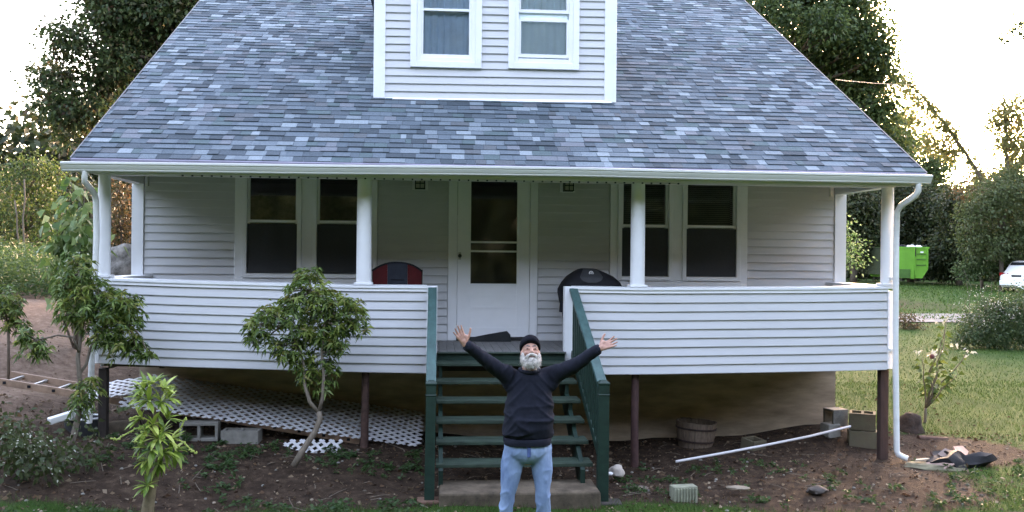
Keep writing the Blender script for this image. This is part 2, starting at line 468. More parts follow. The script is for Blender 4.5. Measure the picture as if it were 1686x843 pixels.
# columns ---------------------------------------------------------------
for xc, rr, top in ((-4.272, .066, 3.05), (-1.554, .08, 3.05), (1.446, .08, 3.05), (4.312, .07, 3.05)):
    z0 = 1.90 + lerp_tab(CAPS, xc)
    c = MB().lathe([(rr, z0+.02), (rr, z0+.6), (rr*.985, z0+.85), (rr*.93, top-.02), (rr*.93, top)], (xc, .055, 0), 24)
    c = smooth_angle(c.build('column', M['trim'], house))
    MB().box(xc-rr-.018, xc+rr+.018, -.03, .14, z0+.002, z0+.03).build('column_base', M['trim'], c, bevel=.006)

# roof beam, ceiling, side beams, soffit --------------------------------
MB().box(-4.36, 4.37, -.02, .12, 3.043, 3.18).build('porch_header', M['under'], house)
MB().box(-4.33, 4.34, .12, YB, 3.19, 3.22).build('porch_ceiling', mat('brown_bead_board', (.16, .12, .085), .7, .2, 6, .1, 30, stretch=(8, 1, 1)), house)
for x0, x1 in ((-4.36, -4.24), (4.245, 4.37)):
    MB().box(x0, x1, .12, YB-.035, 3.043, 3.19).build('side_header', M['trim'], house)
    s = 1 if x0 < 0 else -1
    MB().box(min(x0+s*.14, x0+s*.17)+(.0 if s>0 else .1), max(x0+s*.14, x0+s*.17)+(.0 if s>0 else .1), YB-.06, YB-.015, 3.02, 3.19).build('header_bracket', M['under'], house)
sf = MB().box(-4.47, 4.5, -.355, -.02, 3.052, 3.062).build('soffit', M['under'], house)
x = -3.45
k = 0
while x < 1.9:
    MB().box(x-.009, x+.009, -.035, -.022, 3.036, 3.051).build('vent_hole', M['darkroom'], sf)
    x += .1005
# gutter
GP = [(-.357, 3.15), (-.357, 3.06), (-.362, 3.055), (-.425, 3.055), (-.437, 3.062), (-.44, 3.075), (-.447, 3.082), (-.462, 3.108), (-.464, 3.120), (-.476, 3.126), (-.478, 3.146), (-.468, 3.149), (-.466, 3.140), (-.455, 3.108), (-.432, 3.070), (-.37, 3.065), (-.362, 3.15)]
GT = [(-4.53,-.018),(-3.6,-.012),(-2,-.006),(-.6,.008),(.8,.014),(2,.004),(4.54,0)]
g = MB().extrude_x(GP, linsteps(-4.52, 4.54, .35), lambda x, z: lerp_tab(GT, x)).build('gutter', M['gutter'], house)
MB().extrude_x([(-.352, 3.03), (-.352, 3.16), (-.335, 3.16), (-.335, 3.063)], [-4.47, 4.5]).build('fascia_board', M['under'], house)
for s in (-4.528, 4.541):
    MB().extrude_x([(-.357, 3.15), (-.357, 3.055), (-.43, 3.055), (-.478, 3.13), (-.478, 3.147)], [s, s+.012], lambda x, z: lerp_tab(GT, x)).build('gutter_end', M['gutter'], g)
# downspouts
def spout(pts, wd=.038, tag_=None):
    o = MB().tube(pts, wd, 12, squash=.8).build('downspout', M['gutter'], house); return smooth_angle(o, 50)
spout([(4.43, -.40, 3.06), (4.43, -.40, 2.98), (4.42, -.36, 2.93), (4.36, -.16, 2.83), (4.345, -.10, 2.76), (4.345, -.085, 2.4), (4.35, -.085, 1.2), (4.375, -.085, .10), (4.39, -.09, .055), (4.43, -.12, .03), (4.47, -.15, .015)])
spout([(-4.31, -.40, 3.045), (-4.315, -.40, 2.99), (-4.325, -.37, 2.94), (-4.318, -.20, 2.87), (-4.31, -.12, 2.82), (-4.305, -.10, 2.76), (-4.30, -.09, 2.4), (-4.33, -.09, 1.3), (-4.355, -.09, .45)], .036)
for z in (2.0, 1.2):
    MB().box(4.30, 4.395, -.055, -.02, z, z+.03).build('spout_strap', M['gutter'], house)

# support posts under the porch -----------------------------------------
MB().box(-4.32, -4.235, .06, .15, -.1, 1.0).build('support_post', mat('dark_stained_post', (.03, .022, .018), .8, .3, 10, .1), house, bevel=.006)
smooth_angle(MB().tube([(-1.535, .1, -.1), (-1.53, .1, .5), (-1.525, .1, .99)], [.045, .042, .04], 12).build('support_post', M['brownpost'], house))
smooth_angle(MB().tube([(1.445, .1, -.3), (1.44, .1, .5), (1.445, .1, .97)], [.046, .043, .043], 12).build('support_post', mat('rusty_steel_post', (.07, .033, .03), .7, .3, 14, .1), house))
MB().box(4.25, 4.345, .05, .14, -.2, 1.0).build('support_post', mat('reddish_brown_post', (.055, .03, .024), .8, .4, 12, .15, stretch=(3, 3, .5)), house, bevel=.006)

# windows ---------------------------------------------------------------
def double_hung(parent, x0, x1, y, z0, zmid, ztop, upper=None, lower=None, gap=.06, name='window'):
    """outer frame x0..x1; sashes with panes; a cloth or slats behind"""
    fr = MB(); f = .05
    fr.box(x0, x0+f, y-.035, y+.10, z0, ztop); fr.box(x1-f, x1, y-.035, y+.10, z0, ztop)
    fr.box(x0+f, x1-f, y-.035, y+.10, ztop-f, ztop); fr.box(x0+f, x1-f, y-.045, y+.10, z0, z0+.05)
    fr = fr.build(name, M['trim'], parent, bevel=.004)
    for nm, a, b2, yo in (('lower_sash', z0+.051, zmid+.022, .012), ('upper_sash', zmid-.018, ztop-f-.001, .042)):
        s = MB(); e = .026
        xa, xb = x0+f+.001, x1-f-.001
        s.box(xa, xa+e, y+yo-.014, y+yo+.014, a, b2); s.box(xb-e, xb, y+yo-.014, y+yo+.014, a, b2)
        s.box(xa+e, xb-e, y+yo-.014, y+yo+.014, a, a+.035); s.box(xa+e, xb-e, y+yo-.014, y+yo+.014, b2-.03, b2)
        s.build(nm, M['trim'], fr)
        MB().box(xa+e, xb-e, y+yo-.002, y+yo+.002, a+.035, b2-.03).build('pane', M['glass'], fr)
    return fr

def casing(parent, x0, x1, y, z0, z1, wd=.09, mull=None):
    c = MB()
    c.box(x0, x0+wd, y-.03, y+.04, z0, z1); c.box(x1-wd, x1, y-.03, y+.04, z0, z1)
    c.box(x0+wd, x1-wd, y-.03, y+.04, z1-wd, z1)
    c.box(x0+wd, x1-wd, y-.034, y+.04, z0, z0+wd*.75)
    if mull: c.box(mull[0], mull[1], y-.028, y+.04, z0+wd*.75, z1-wd)
    c.build('window_casing', M['trim'], parent, bevel=.005)

ZT = 3.235
def porch_window(xa, xb, xc, xd, kind):
    casing(house, xa, xd, YB-.006, 1.868, ZT+.09, .093, (xb, xc))
    for (p, q) in ((xa+.0935, xb-.0005), (xc+.0005, xd-.0935)):
        w_ = double_hung(house, p, q, YB-.02, 1.94, 2.615, ZT, name='window')
        # dark insect screen over the lower half
        MB().box(p+.055, q-.055, YB-.036, YB-.034, 1.995, 2.59).build('insect_screen', M['screen'], w_)
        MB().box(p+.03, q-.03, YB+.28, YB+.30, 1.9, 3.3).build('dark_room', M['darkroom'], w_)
        if kind == 'cloth':
            MB().box(p+.06, q-.06, YB+.07, YB+.075, 2.62, 2.94).build('curtain', M['blind'], w_)
        else:
            for k in range(24):
                zz = 2.62 + k*.025
                MB().add([(p+.06, YB+.075, zz), (q-.06, YB+.075, zz), (q-.06, YB+.082, zz+.019), (p+.06, YB+.082, zz+.019)], [(0, 1, 2, 3)]).build('blind_slat', M['slatblind'], w_)
porch_window(-3.181, -2.391, -2.261, -1.488, 'cloth')
porch_window(1.375, 2.158, 2.282, 3.114, 'slat')

# storm door ------------------------------------------------------------
dc = MB()
dc.box(-.626, -.517, YB-.03, YB+.06, FL+.002, 3.32); dc.box(.377, .473, YB-.03, YB+.06, FL+.002, 3.32); dc.box(-.517, .377, YB-.03, YB+.06, 3.225, 3.32)
dc.build('door_casing', M['trim'], house, bevel=.005)
door = MB()
X0, X1, Z0, Z1 = -.513, .373, FL+.045, 3.222
y0, y1 = YB-.025, YB+.012
door.box(X0, -.351, y0, y1, Z0, Z1); door.box(.217, X1, y0, y1, Z0, Z1)
door.box(-.351, .217, y0, y1, 3.15, Z1); door.box(-.351, .217, y0, y1, Z0, 1.888)
door.box(-.351, .217, y0-.002, y1, 2.385, 2.408); door.box(-.351, .217, y0-.002, y1, 2.274, 2.296)
door = door.build('door', M['trim'], house, bevel=.003)
for a, b2 in ((2.408, 3.15), (2.296, 2.385), (1.888, 2.274)):
    MB().box(-.351, .217, YB-.006, YB-.003, a, b2).build('door_glass', M['glass'], door)
for p in ((-.372, .238, 1.870, 1.888), (-.39, .24, 1.735, 1.752), (-.39, .24, 1.585, 1.60)):
    MB().box(p[0], p[1], y0-.006, y0, p[2], p[3]).build('moulding', M['trim'], door)
for p in ((-.39, -.375, 1.60, 1.735), (.225, .24, 1.60, 1.735)):
    MB().box(p[0], p[1], y0-.006, y0, p[2], p[3]).build('moulding', M['trim'], door)
MB().box(-.50, .36, y0-.004, y0, 1.332, 1.348).build('moulding', M['trim'], door)
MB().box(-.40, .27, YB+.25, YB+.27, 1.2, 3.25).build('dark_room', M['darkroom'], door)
MB().box(-.52, .385, YB-.06, YB+.0, FL+.003, FL+.04).build('door_sill', M['blackmetal'], house)
kn = MB().lathe([(.008, 0), (.008, .02), (.02, .025), (.024, .035), (.018, .048), (.004, .05)], n=14)
kn.v = [(-.484+p[0], y0-p[2], 2.227+p[1]) for p in kn.v]
smooth_angle(kn.build('door_knob', M['blackmetal'], door))
MB().box(-.50, -.468, y0-.006, y0, 2.18, 2.27).build('knob_plate', M['aluminium'], door, bevel=.002)

# porch lights ----------------------------------------------------------
for x0, x1 in ((-1.069, -.878), (.746, .927)):
    xc = (x0+x1)/2
    pl = MB().box(x0, x1, YB-.03, YB-.008, 3.022, 3.19).build('porch_light', M['trim'], house, bevel=.004)
    cg = MB(); s = .055; yc = YB-.11
    for dx in (-s, s):
        for dy in (-s, s): cg.box(xc+dx-.006, xc+dx+.006, yc+dy-.006, yc+dy+.006, 3.04, 3.155)
    for zz in (3.034, 3.095, 3.15):
        cg.box(xc-s-.007, xc+s+.007, yc-s-.007, yc-s+.006, zz-.006, zz+.006); cg.box(xc-s-.007, xc+s+.007, yc+s-.006, yc+s+.007, zz-.006, zz+.006)
    cg.box(xc-.005, xc+.005, yc-s-.0075, yc-s+.005, 3.04, 3.15)
    cg.box(xc-s-.025, xc+s+.025, yc-s-.025, yc+s+.025, 3.158, 3.172); cg.box(xc-.012, xc+.012, yc+s, YB-.03, 3.13, 3.15)
    cg.build('lantern_cage', M['blackmetal'], pl)
    MB().box(xc-s+.004, xc+s-.004, yc-s+.007, yc+s-.007, 3.042, 3.148).build('lantern_glass', mat('frosted_lantern_glass', (.45, .44, .40), .4, .05), pl)

# roof ------------------------------------------------------------------
SL = .5767
ang = math.atan(SL); CA, SA = math.cos(ang), math.sin(ang)
RY0, RZ0 = -.372, 3.171                       # lower edge of the front slope
RL, RR = -4.46, 4.533
YR = 6.5; ridge_s = (YR-RY0)/CA
def rp(x, s, h): return (x, RY0 + s*CA - h*SA, RZ0 + s*SA + h*CA)
rf = MB()
rf.add([rp(RL, 0, -.02), rp(RR, 0, -.02), rp(RR, ridge_s, -.02), rp(RL, ridge_s, -.02), rp(RL, .0, 0), rp(RR, .0, 0), rp(RR, ridge_s, 0), rp(RL, ridge_s, 0)],
       [(0,3,2,1), (4,5,6,7), (0,1,5,4), (0,4,7,3), (1,2,6,5), (2,3,7,6)])
zr = RZ0 + ridge_s*SA
rf.add([(RL, YR, zr), (RR, YR, zr), (RR, 2*YR-RY0, RZ0), (RL, 2*YR-RY0, RZ0)], [(0, 1, 2, 3)])
roof = rf.build('roof', mat('asphalt_roof_underlay', (.022, .026, .038), .9, .3, 30, .3, 120, .15), house)
for x, wd in ((RL, -.012), (RR, .012)):      # metal drip edge up the rakes
    xa, xb = min(x, x+wd), max(x, x+wd)
    MB().add([rp(xa, 0, -.06), rp(xb, 0, -.06), rp(xb, ridge_s, -.06), rp(xa, ridge_s, -.06), rp(xa, 0, .012), rp(xb, 0, .012), rp(xb, ridge_s, .012), rp(xa, ridge_s, .012)],
       [(0,3,2,1), (4,5,6,7), (0,1,5,4), (0,4,7,3), (1,2,6,5), (2,3,7,6)]).build('rake_edge', mat('dark_drip_edge', (.12, .12, .125), .5, .1), house)
MB().add([rp(RL, -.012, -.03), rp(RR, -.012, -.03), rp(RR, .06, .003), rp(RL, .06, .003), rp(RL, -.012, .002), rp(RR, -.012, .002)], [(0,1,5,4), (4,5,2,3)]).build('starter_strip', mat('starter_strip_lilac', (.24, .23, .29), .8, .12, 5, .1), house)

TINTS = [(.048,.062,.082), (.070,.088,.116), (.088,.112,.148), (.108,.134,.176), (.132,.160,.205), (.172,.204,.255), (.235,.270,.33), (.098,.106,.130), (.080,.114,.136), (.148,.158,.200)]
_mean = (.112, .133, .170)
TINTS = [tuple((a*.88+b2*.12)*k for a, b2, k in zip(c, _mean, (.95, 1.0, .90))) for c in TINTS]
TW = [3, 4, 5, 5, 4, 3, 2.0, 2, 2, 2]
TM = []
for i, c in enumerate(TINTS):
    TM.append(mat('shingle_granules_%s' % 'abcdefghij'[i], c, .9, .22, 55, .35, 220, .12))
EXP = .131
WID = [.065, .09, .115, .14, .17, .21, .27]
def tab_geo(wd, t):
    """one shingle tab in its own frame: x across, y up the slope, z off the roof"""
    L = EXP-.0025
    v = [(0, 0, .0), (wd, 0, .0), (wd, L, -.001), (0, L, -.001), (0, 0, t), (wd, 0, t), (wd, L, .0015), (0, L, .0015)]
    return v, [(4,5,6,7), (0,1,5,4), (0,4,7,3), (1,2,6,5)]
tab_meshes = {}
def tab_mesh(wi, lift, ti):
    k = (wi, lift, ti)
    if k not in tab_meshes:
        me = bpy.data.meshes.new('shingle'); v, f = tab_geo(WID[wi]-.003, (.006, .014)[lift]); me.from_pydata(v, [], f); me.materials.append(TM[ti]); tab_meshes[k] = me
    return tab_meshes[k]
RM = Matrix(((1, 0, 0), (0, CA, -SA), (0, SA, CA)))
rmat = RM.to_4x4()
far = MB(); count = 0
DORM = (-1.50, 1.40)
nrows = int(ridge_s/EXP)
for r in range(nrows):
    s = .012 + r*EXP
    x = RL - rng.random()*.15
    yrow = RY0 + s*CA
    while x < RR:
        wi = rng.choices(range(7), [1, 2, 3, 4, 4, 3, 2])[0]; lift = rng.random() < .55; ti = rng.choices(range(10), TW)[0]
        wd = WID[wi]; xa = max(x, RL); xb = min(x+wd, RR); x += wd
        if xb-xa < .02: continue
        if yrow > 1.36 and xa < DORM[1] and xb > DORM[0]:
            if xa > DORM[0]+.05 and xb < DORM[1]-.05: continue
            if xa <= DORM[0]+.05: xb = min(xb, DORM[0]+.04)
            else: xa = max(xa, DORM[1]-.04)
            if xb-xa < .02: continue
        p = rp(xa, s, .0015)
        if count < 300:
            o = bpy.data.objects.new('shingle', tab_mesh(wi, int(lift), ti)); COL.objects.link(o)
            mm_ = rmat.copy(); mm_.translation = p
            o.parent = roof; o.matrix_local = mm_ @ Matrix.Diagonal(((xb-xa)/(wd), 1, 1, 1))
            count += 1
        else:
            v, f = tab_geo(xb-xa-.003, .014 if lift else .006)
            far.add([Vector(p) + RM @ Vector(q) for q in v], f, ti)
far.build('shingle_courses', TM, roof, kind='stuff')

# dormer ----------------------------------------------------------------
YD = 1.294
DL, DR = -1.548, 1.425
def rz(y): return RZ0 + (y-RY0)/CA*SA
zb = rz(YD)-.02
dm = MB()
for xa, xb in ((DL+.02, DL+.1), (DR-.1, DR-.02)):       # cheeks
    dm.add([(xa, YD+.02, zb), (xa, YD+.02, 6.02), (xa, 5.0, 6.02+.02), (xb, YD+.02, zb), (xb, YD+.02, 6.02), (xb, 5.0, 6.04)], [(0,2,1), (3,4,5), (0,1,4,3), (1,2,5,4), (0,3,5,2)])
openings = [(-1.05, -.305), (.15, .90)]
dm.box(DL+.1, openings[0][0], YD+.015, YD+.1, zb, 6.0); dm.box(openings[0][1], openings[1][0], YD+.015, YD+.1, zb, 6.0); dm.box(openings[1][1], DR-.1, YD+.015, YD+.1, zb, 6.0)
for a_, b_ in openings: dm.box(a_, b_, YD+.015, YD+.1, zb, 4.56); dm.box(a_, b_, YD+.015, YD+.1, 5.78, 6.0)
dormer = dm.build('dormer', M['siding'], house)
dz = 4.128
k = 0
while dz < 5.98:
    h = .0955
    tilt = lambda x, z: (x+.1)*.009            # old framing, a touch out of level
    if dz+h < 4.52: sg = [(DL+.135, DR-.145)]
    elif dz > 5.84: sg = [(DL+.135, DR-.145)]
    else: sg = [(DL+.135, -1.1), (-.25, .092), (.95, DR-.145)]
    if dz < 4.52 <= dz+h: sg = [(DL+.135, -1.1), (-.25, .092), (.95, DR-.145)]
    for xa, xb in sg: board(dormer, xa, xb, YD, dz, h, tilt)
    dz += h
for xa, xb, z0 in ((DL, DL+.138, 4.105), (DR-.148, DR, 4.135)):
    MB().box(xa, xb, YD-.03, YD+.06, z0, 6.0).build('corner_trim', M['trim'], dormer, bevel=.005)
MB().extrude_x([(YD-.045, zb-.0), (YD-.038, zb+.012), (YD, zb+.05), (YD, zb)], linsteps(DL+.04, DR-.06, .4), lambda x, z: (x+.1)*.009+.004).build('base_flashing', M['trim'], dormer)
for (xa, xb, tl, opened) in ((-1.108, -.243, 0, False), (.084, .956, .012, True)):
    # moulded surround: an outer and an inner step
    c = MB(); z0, z1 = 4.512+tl, 5.86
    wo = .075
    for (p, q, e, yy) in ((xa, xb, wo, YD-.045), (xa+wo, xb-wo, .05, YD-.03)):
        zz = z0 if e == wo else z0+wo
        zt = z1 if e == wo else z1-wo
        c.box(p, p+e, yy, YD+.03, zz, zt); c.box(q-e, q, yy, YD+.03, zz, zt); c.box(p+e, q-e, yy, YD+.03, zz, zz+e); c.box(p+e, q-e, yy, YD+.03, zt-e, zt)
    wn = c.build('dormer_window', M['trim'], dormer, bevel=.004)
    pa, pb = xa+wo+.05, xb-wo-.05
    zl = z0+wo+.05
    for nm, a_, b_, yo in ((('lower_sash', zl, 5.235, .0), ('upper_sash', 5.195, 5.735, .03)) if not opened else (('lower_sash', zl+.02, 5.14, .0), ('upper_sash', 5.225, 5.735, .03))):
        s = MB(); e = .03
        s.box(pa, pa+e, YD+yo-.014, YD+yo+.014, a_, b_); s.box(pb-e, pb, YD+yo-.014, YD+yo+.014, a_, b_)
        s.box(pa+e, pb-e, YD+yo-.014, YD+yo+.014, a_, a_+.04); s.box(pa+e, pb-e, YD+yo-.014, YD+yo+.014, b_-.03, b_)
        s.build(nm, M['trim'], wn)
        MB().box(pa+e, pb-e, YD+yo-.002, YD+yo+.002, a_+.04, b_-.03).build('pane', M['glass'], wn)
    if opened: MB().box(pa+.01, pb-.01, YD+.05, YD+.055, 5.05, 5.26).build('window_shade', M['curtainlight'], wn)
    # pleated curtain behind the glass
    if opened:                                 # its lower half hangs right against the raised sash
        lc = MB(); q = [(pa+.02 + (pb-pa-.04)*i/40, YD+.028 + .007*math.sin(i*.95)) for i in range(41)]
        lc.add([(x, y, zz) for zz in (zl-.0, 5.16) for x, y in q], [(i, i+1, 42+i, 41+i) for i in range(40)])
        smooth_angle(lc.build('curtain', M['curtainlight'], wn), 80)
    cu = MB(); n = 48; pr = []
    for i in range(n+1):
        u = i/n; pr.append((pa-.03 + (pb-pa+.06)*u, YD+.068 + .012*math.sin(u*38) + .008*math.sin(u*91+1)))
    vs = [(x, y, zz) for zz in (4.5, 5.75) for x, y in pr]
    cu.add(vs, [(i, i+1, n+2+i, n+1+i) for i in range(n)])
    smooth_angle(cu.build('curtain', M['curtainlight'] if opened else M['curtain'], wn), 80)
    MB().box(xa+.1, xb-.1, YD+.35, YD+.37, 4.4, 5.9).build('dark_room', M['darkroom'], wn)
# dormer roof: low gable above the frame of the picture
dr = MB(); xm = (DL+DR)/2
for s, xe in ((-1, DL-.2), (1, DR+.2)):
    dr.add([(xe, YD-.25, 5.93), (xm, YD-.25, 6.72), (xm, 7.0, 6.72), (xe, 7.0, 5.93), (xe, YD-.25, 5.98), (xm, YD-.25, 6.77), (xm, 7.0, 6.77), (xe, 7.0, 5.98)],
           [(0,1,2,3), (4,7,6,5), (0,4,5,1), (0,3,7,4)])
dr.build('dormer_roof', TM[2], dormer)
MB().add([(DL, YD+.02, 6.0), (DR, YD+.02, 6.0), (xm, YD+.02, 6.72)], [(0, 1, 2)]).build('dormer_gable', M['siding'], dormer)

# ------------------------------------------------------------------ porch steps
steps = thing('porch_steps', 'dark green wooden porch steps with open risers and picket railings', 'steps', (0, -1, 0))
def st(mb, name, ma=None, bevel=.004, parent=steps): return mb.build(name, ma or M['green'], parent, bevel=bevel)
st(MB().box(-.757, .628, -.068, -.034, 1.085, 1.172), 'landing_board')
st(MB().box(-.757, .628, -.10, -.032, 1.173, 1.186), 'landing_nosing', M['greenworn'])
TR = [(1.099, -.30), (.943, -.555), (.785, -.81), (.626, -1.06), (.471, -1.31), (.313, -1.56)]
for i, (z, yf) in enumerate(TR):
    xr = .69
    for a, b2 in ((yf, yf+.128), (yf+.134, yf+.262)):
        st(MB().box(-.765, xr, a, b2, z-.036, z), 'tread', M['greenworn'], .006)
for xs in (-.74, .57):
    s = MB(); pts = []
    p0 = (-.05, 1.09); p1 = (-1.74, .08)
    s.add([(xs, .0, 1.06), (xs, -.04, .80), (xs, -1.42, .10), (xs, -1.60, .10), (xs, -1.60, .26), (xs+.04, .0, 1.06), (xs+.04, -.04, .80), (xs+.04, -1.42, .10), (xs+.04, -1.60, .10), (xs+.04, -1.60, .26)],
          [(0,4,3,2,1), (5,6,7,8,9), (0,1,6,5), (1,2,7,6), (2,3,8,7), (3,4,9,8), (4,0,5,9)])
    for z, yf in TR: s.box(xs+.001, xs+.039, yf+.04, yf+.262, z-.16, z-.037)
    st(s, 'stringer', None, 0)
for x0, x1, zb, xt in ((-.868, -.778, .03, .008), (.708, .806, .0, .0)):
    p = MB(); yy0, yy1 = -1.735, -1.645
    rings = []
    for z, dx, e in ((zb, 0, 0), (1.0, xt, 0), (1.004, xt, .004), (1.012, xt, .004), (1.016, xt, 0), (1.10, xt, 0), (1.105, xt, .006), (1.118, xt, .006), (1.14, xt, -.022)):
        rings.append([(x0+dx-e, yy0-e, z-.04), (x1+dx+e, yy0-e, z-.04), (x1+dx+e, yy1+e, z-.04), (x0+dx-e, yy1+e, z-.04)])
    p.loft(rings); st(p, 'newel_post', None, .003)
for xm_, xb_ in ((-.812, -.816), (.722, .752)):
    a_ = Vector((xm_, -.02, 1.868)); b_ = Vector((xb_, -1.69, 1.045))
    st(MB().beam(a_, b_, .092, .038), 'handrail', mat('handrail_green_sky_sheen', (.036, .088, .082), .45, .3, 10, .08, 40, .5, stretch=(2, .5, 2)), .006)  # same green made lighter and bluer: sky sheen put into the colour
    lo0 = a_ + Vector((0, 0, -.70)); lo1 = b_ + Vector((0, 0, -.70))
    st(MB().beam(lo0, lo1, .04, .085), 'lower_rail')
    for i in range(13):
        u = .05 + i*.07
        p = a_.lerp(b_, u); q = lo0.lerp(lo1, u)
        st(MB().box(p.x-.018, p.x+.018, p.y-.018, p.y+.018, q.z+.035, p.z-.022), 'baluster', None, 0)
cs = MB()
cs.loft([[(-.735, -1.92, .0), (.70, -1.925, .0), (.70, -1.42, .0), (-.735, -1.42, .0)], [(-.73, -1.915, -.28)]*0 or [(-.735, -1.92, .0)]*0 or [(-.74, -1.93, -.3), (.71, -1.93, -.3), (.71, -1.42, -.3), (-.74, -1.42, -.3)]][::-1])
cs.v = [(x, y, z+(.136 if z > -.1 else 0)) for x, y, z in cs.v]
tag(cs.build('concrete_step', M['concrete'], None, bevel=.02), 'worn pale concrete slab at the foot of the green steps', 'step')
def block_piece(name, label, cat, c, size, rz, ma, bevel=.012, tilt=0):
    rot = Matrix.Rotation(rz, 3, 'Z') @ Matrix.Rotation(tilt, 3, 'Y')
    return tag(MB().obox(c, size, rot).build(name, ma, None, bevel=bevel), label, cat)
block_piece('footing_block', 'reddish brick footing under the green post nearer the downhill lattice', 'block', (-.81, -1.70, -.10), (.24, .20, .262), .05, mat('reddish_footing_brick', (.14, .075, .05), .9, .35, 9, .3, 60))
block_piece('footing_block', 'dark timber footing under the green post nearer the bushel basket', 'block', (.80, -1.71, -.13), (.25, .2, .258), -.08, mat('dark_footing_timber', (.05, .042, .036), .85, .3, 14, .3, 50, stretch=(1, 6, 1)))

# ------------------------------------------------------------------ on the porch
# folding chair
ch = thing('folding_chair', 'red and grey folding camp chair behind the porch wall', 'chair', (-1.22, .72, FL))
def arc_panel(x0, x1, zf0, zf1, y, mb, n=8, thick=.03):
    r = []
    for i in range(n+1):
        x = x0+(x1-x0)*i/n
        yy = y + .10*((x+1.22)/.29)**2*-1
        r.append([(x, yy-thick/2, zf0(x)), (x, yy-thick/2, zf1(x)), (x, yy+thick/2, zf1(x)), (x, yy+thick/2, zf0(x))])
    return mb.loft(r)
topf = lambda x: 2.135 - .10*abs((x+1.22)/.29)**2.4
botf = lambda x: 1.62
redm = mat('red_chair_nylon', (.10, .010, .011), .75, .2, 12, .1, 80, .3); greym = mat('slate_blue_chair_nylon', (.030, .036, .052), .75, .2, 12, .1, 80, .3)
b1 = MB(); arc_panel(-1.335, -1.105, botf, topf, .84, b1); bc = smooth_angle(b1.build('backrest', greym, ch))
for x0, x1 in ((-1.50, -1.337), (-1.103, -.94)):
    smooth_angle(arc_panel(x0, x1, botf, topf, .84, MB()).build('backrest_side', redm, ch))
MB().tube([(x, .835-.10*((x+1.22)/.29)**2, topf(x)+.004) for x in linsteps(-1.505, -.935, .05)], .013, 8).build('piping', M['black'], ch)
MB().tube([(-1.33, .824, 1.94), (-1.11, .824, 1.94)], .008, 6).build('seam', M['black'], ch)
s = MB(); s.loft([[(-1.48, .42, 1.63), (-.96, .42, 1.63), (-.96, .42, 1.65), (-1.48, .42, 1.65)], [(-1.46, .62, 1.59), (-.98, .62, 1.59), (-.98, .62, 1.61), (-1.46, .62, 1.61)], [(-1.46, .82, 1.6), (-.98, .82, 1.6), (-.98, .82, 1.62), (-1.46, .82, 1.62)]])
s.build('seat', greym, ch)
for sx in (-1.5, -.94):
    MB().beam((sx, .40, 1.83), (sx, .80, 1.83), .06, .03).build('armrest', redm, ch, bevel=.008)
    MB().tube([(sx, .42, FL+.005), (sx, .42, 1.82)], .011, 8).build('leg', M['blackmetal'], ch)
    MB().tube([(sx, .82, FL+.005), (sx, .80, 2.06)], .011, 8).build('leg', M['blackmetal'], ch)
    MB().tube([(sx, .42, FL+.08), (sx, .81, 1.58)], .009, 6).build('brace', M['blackmetal'], ch)

# covered grill
gr = thing('covered_grill', 'barbecue grill under a black cover with round white emblem, beside the window', 'grill', (1.06, .86, FL))
rings = []
GX = 1.06
prof = [(1.24,.30,.24,0), (1.40,.315,.25,0), (1.58,.335,.26,0), (1.70,.365,.29,.0), (1.80,.385,.30,.0), (1.845,.385,.29,.0), (1.93,.34,.26,0), (2.0,.27,.22,-.01), (2.05,.18,.16,-.03), (2.085,.105,.11,-.04), (2.092,.07,.08,-.04)]
for z, hx, hy, dx in prof:
    rg = []
    for k in range(40):
        a = 2*math.pi*k/40
        ca, sa = math.cos(a), math.sin(a)
        px = math.copysign(abs(ca)**.6, ca)*hx; py = math.copysign(abs(sa)**.6, sa)*hy
        wv = 1 + (.035*math.sin(a*9+z*3)*max(0, 1.75-z)/.5 if z < 1.75 else .006*math.sin(a*7))
        rg.append((GX+dx+px*wv, .86+py*wv, z))
    rings.append(rg)
smooth_angle(MB().loft(rings).build('cover', M['black'], gr), 60)
# grey rounded flap with the emblem, following the front of the cover
def gsurf(x, z):
    """front of the cover at this height"""
    for (za, ha, da, xa), (zb_, hb, db, xb) in zip(prof, prof[1:]):
        if z <= zb_:
            f = (z-za)/(zb_-za); h = ha+(hb-ha)*f; d = da+(db-da)*f; xx = xa+(xb-xa)*f
            q = min(.98, abs(x-GX-xx)/h)
            return .86 - d*(1-q**(1/.6*2))**.3
    return .86 - prof[-1][2]
fl_ = MB(); vs = []; nu, nv = 14, 7
for j in range(nv+1):
    z = 1.925 + (2.088-1.925)*j/nv
    wd = .135*math.sqrt(max(.0, 1-((2.0-z)/.08)**2)) if z < 2.0 else .135 - .055*((z-2.0)/.088)
    wd = max(wd, .02)
    for i in range(nu+1):
        x = GX-.03+wd*(-1+2*i/nu); vs.append((x, gsurf(x, z)-.012, z))
fl_.add(vs, [(j*(nu+1)+i, j*(nu+1)+i+1, (j+1)*(nu+1)+i+1, (j+1)*(nu+1)+i) for j in range(nv) for i in range(nu)])
flap = smooth_angle(fl_.build('logo_flap', M['darkgrey'], gr), 60)
em = MB(); ec = (GX-.028, 2.038)
yf = gsurf(ec[0], ec[1])-.02
for k in range(20):
    a0, a1 = 2*math.pi*k/20, 2*math.pi*(k+1)/20
    em.add([(ec[0]+r*math.cos(a), yf-(2.05-ec[1]-r*math.sin(a))*.25, ec[1]+r*math.sin(a)) for r, a in ((.026, a0), (.026, a1), (.020, a1), (.020, a0))], [(0, 1, 2, 3)])
for dx in (-.008, 0, .008):
    em.add([(ec[0]+dx-.002, yf-.003, ec[1]-.015), (ec[0]+dx+.002, yf-.003, ec[1]-.015), (ec[0]+dx+.006, yf-.003, ec[1]+.015), (ec[0]+dx+.002, yf-.003, ec[1]+.015)], [(0, 1, 2, 3)])
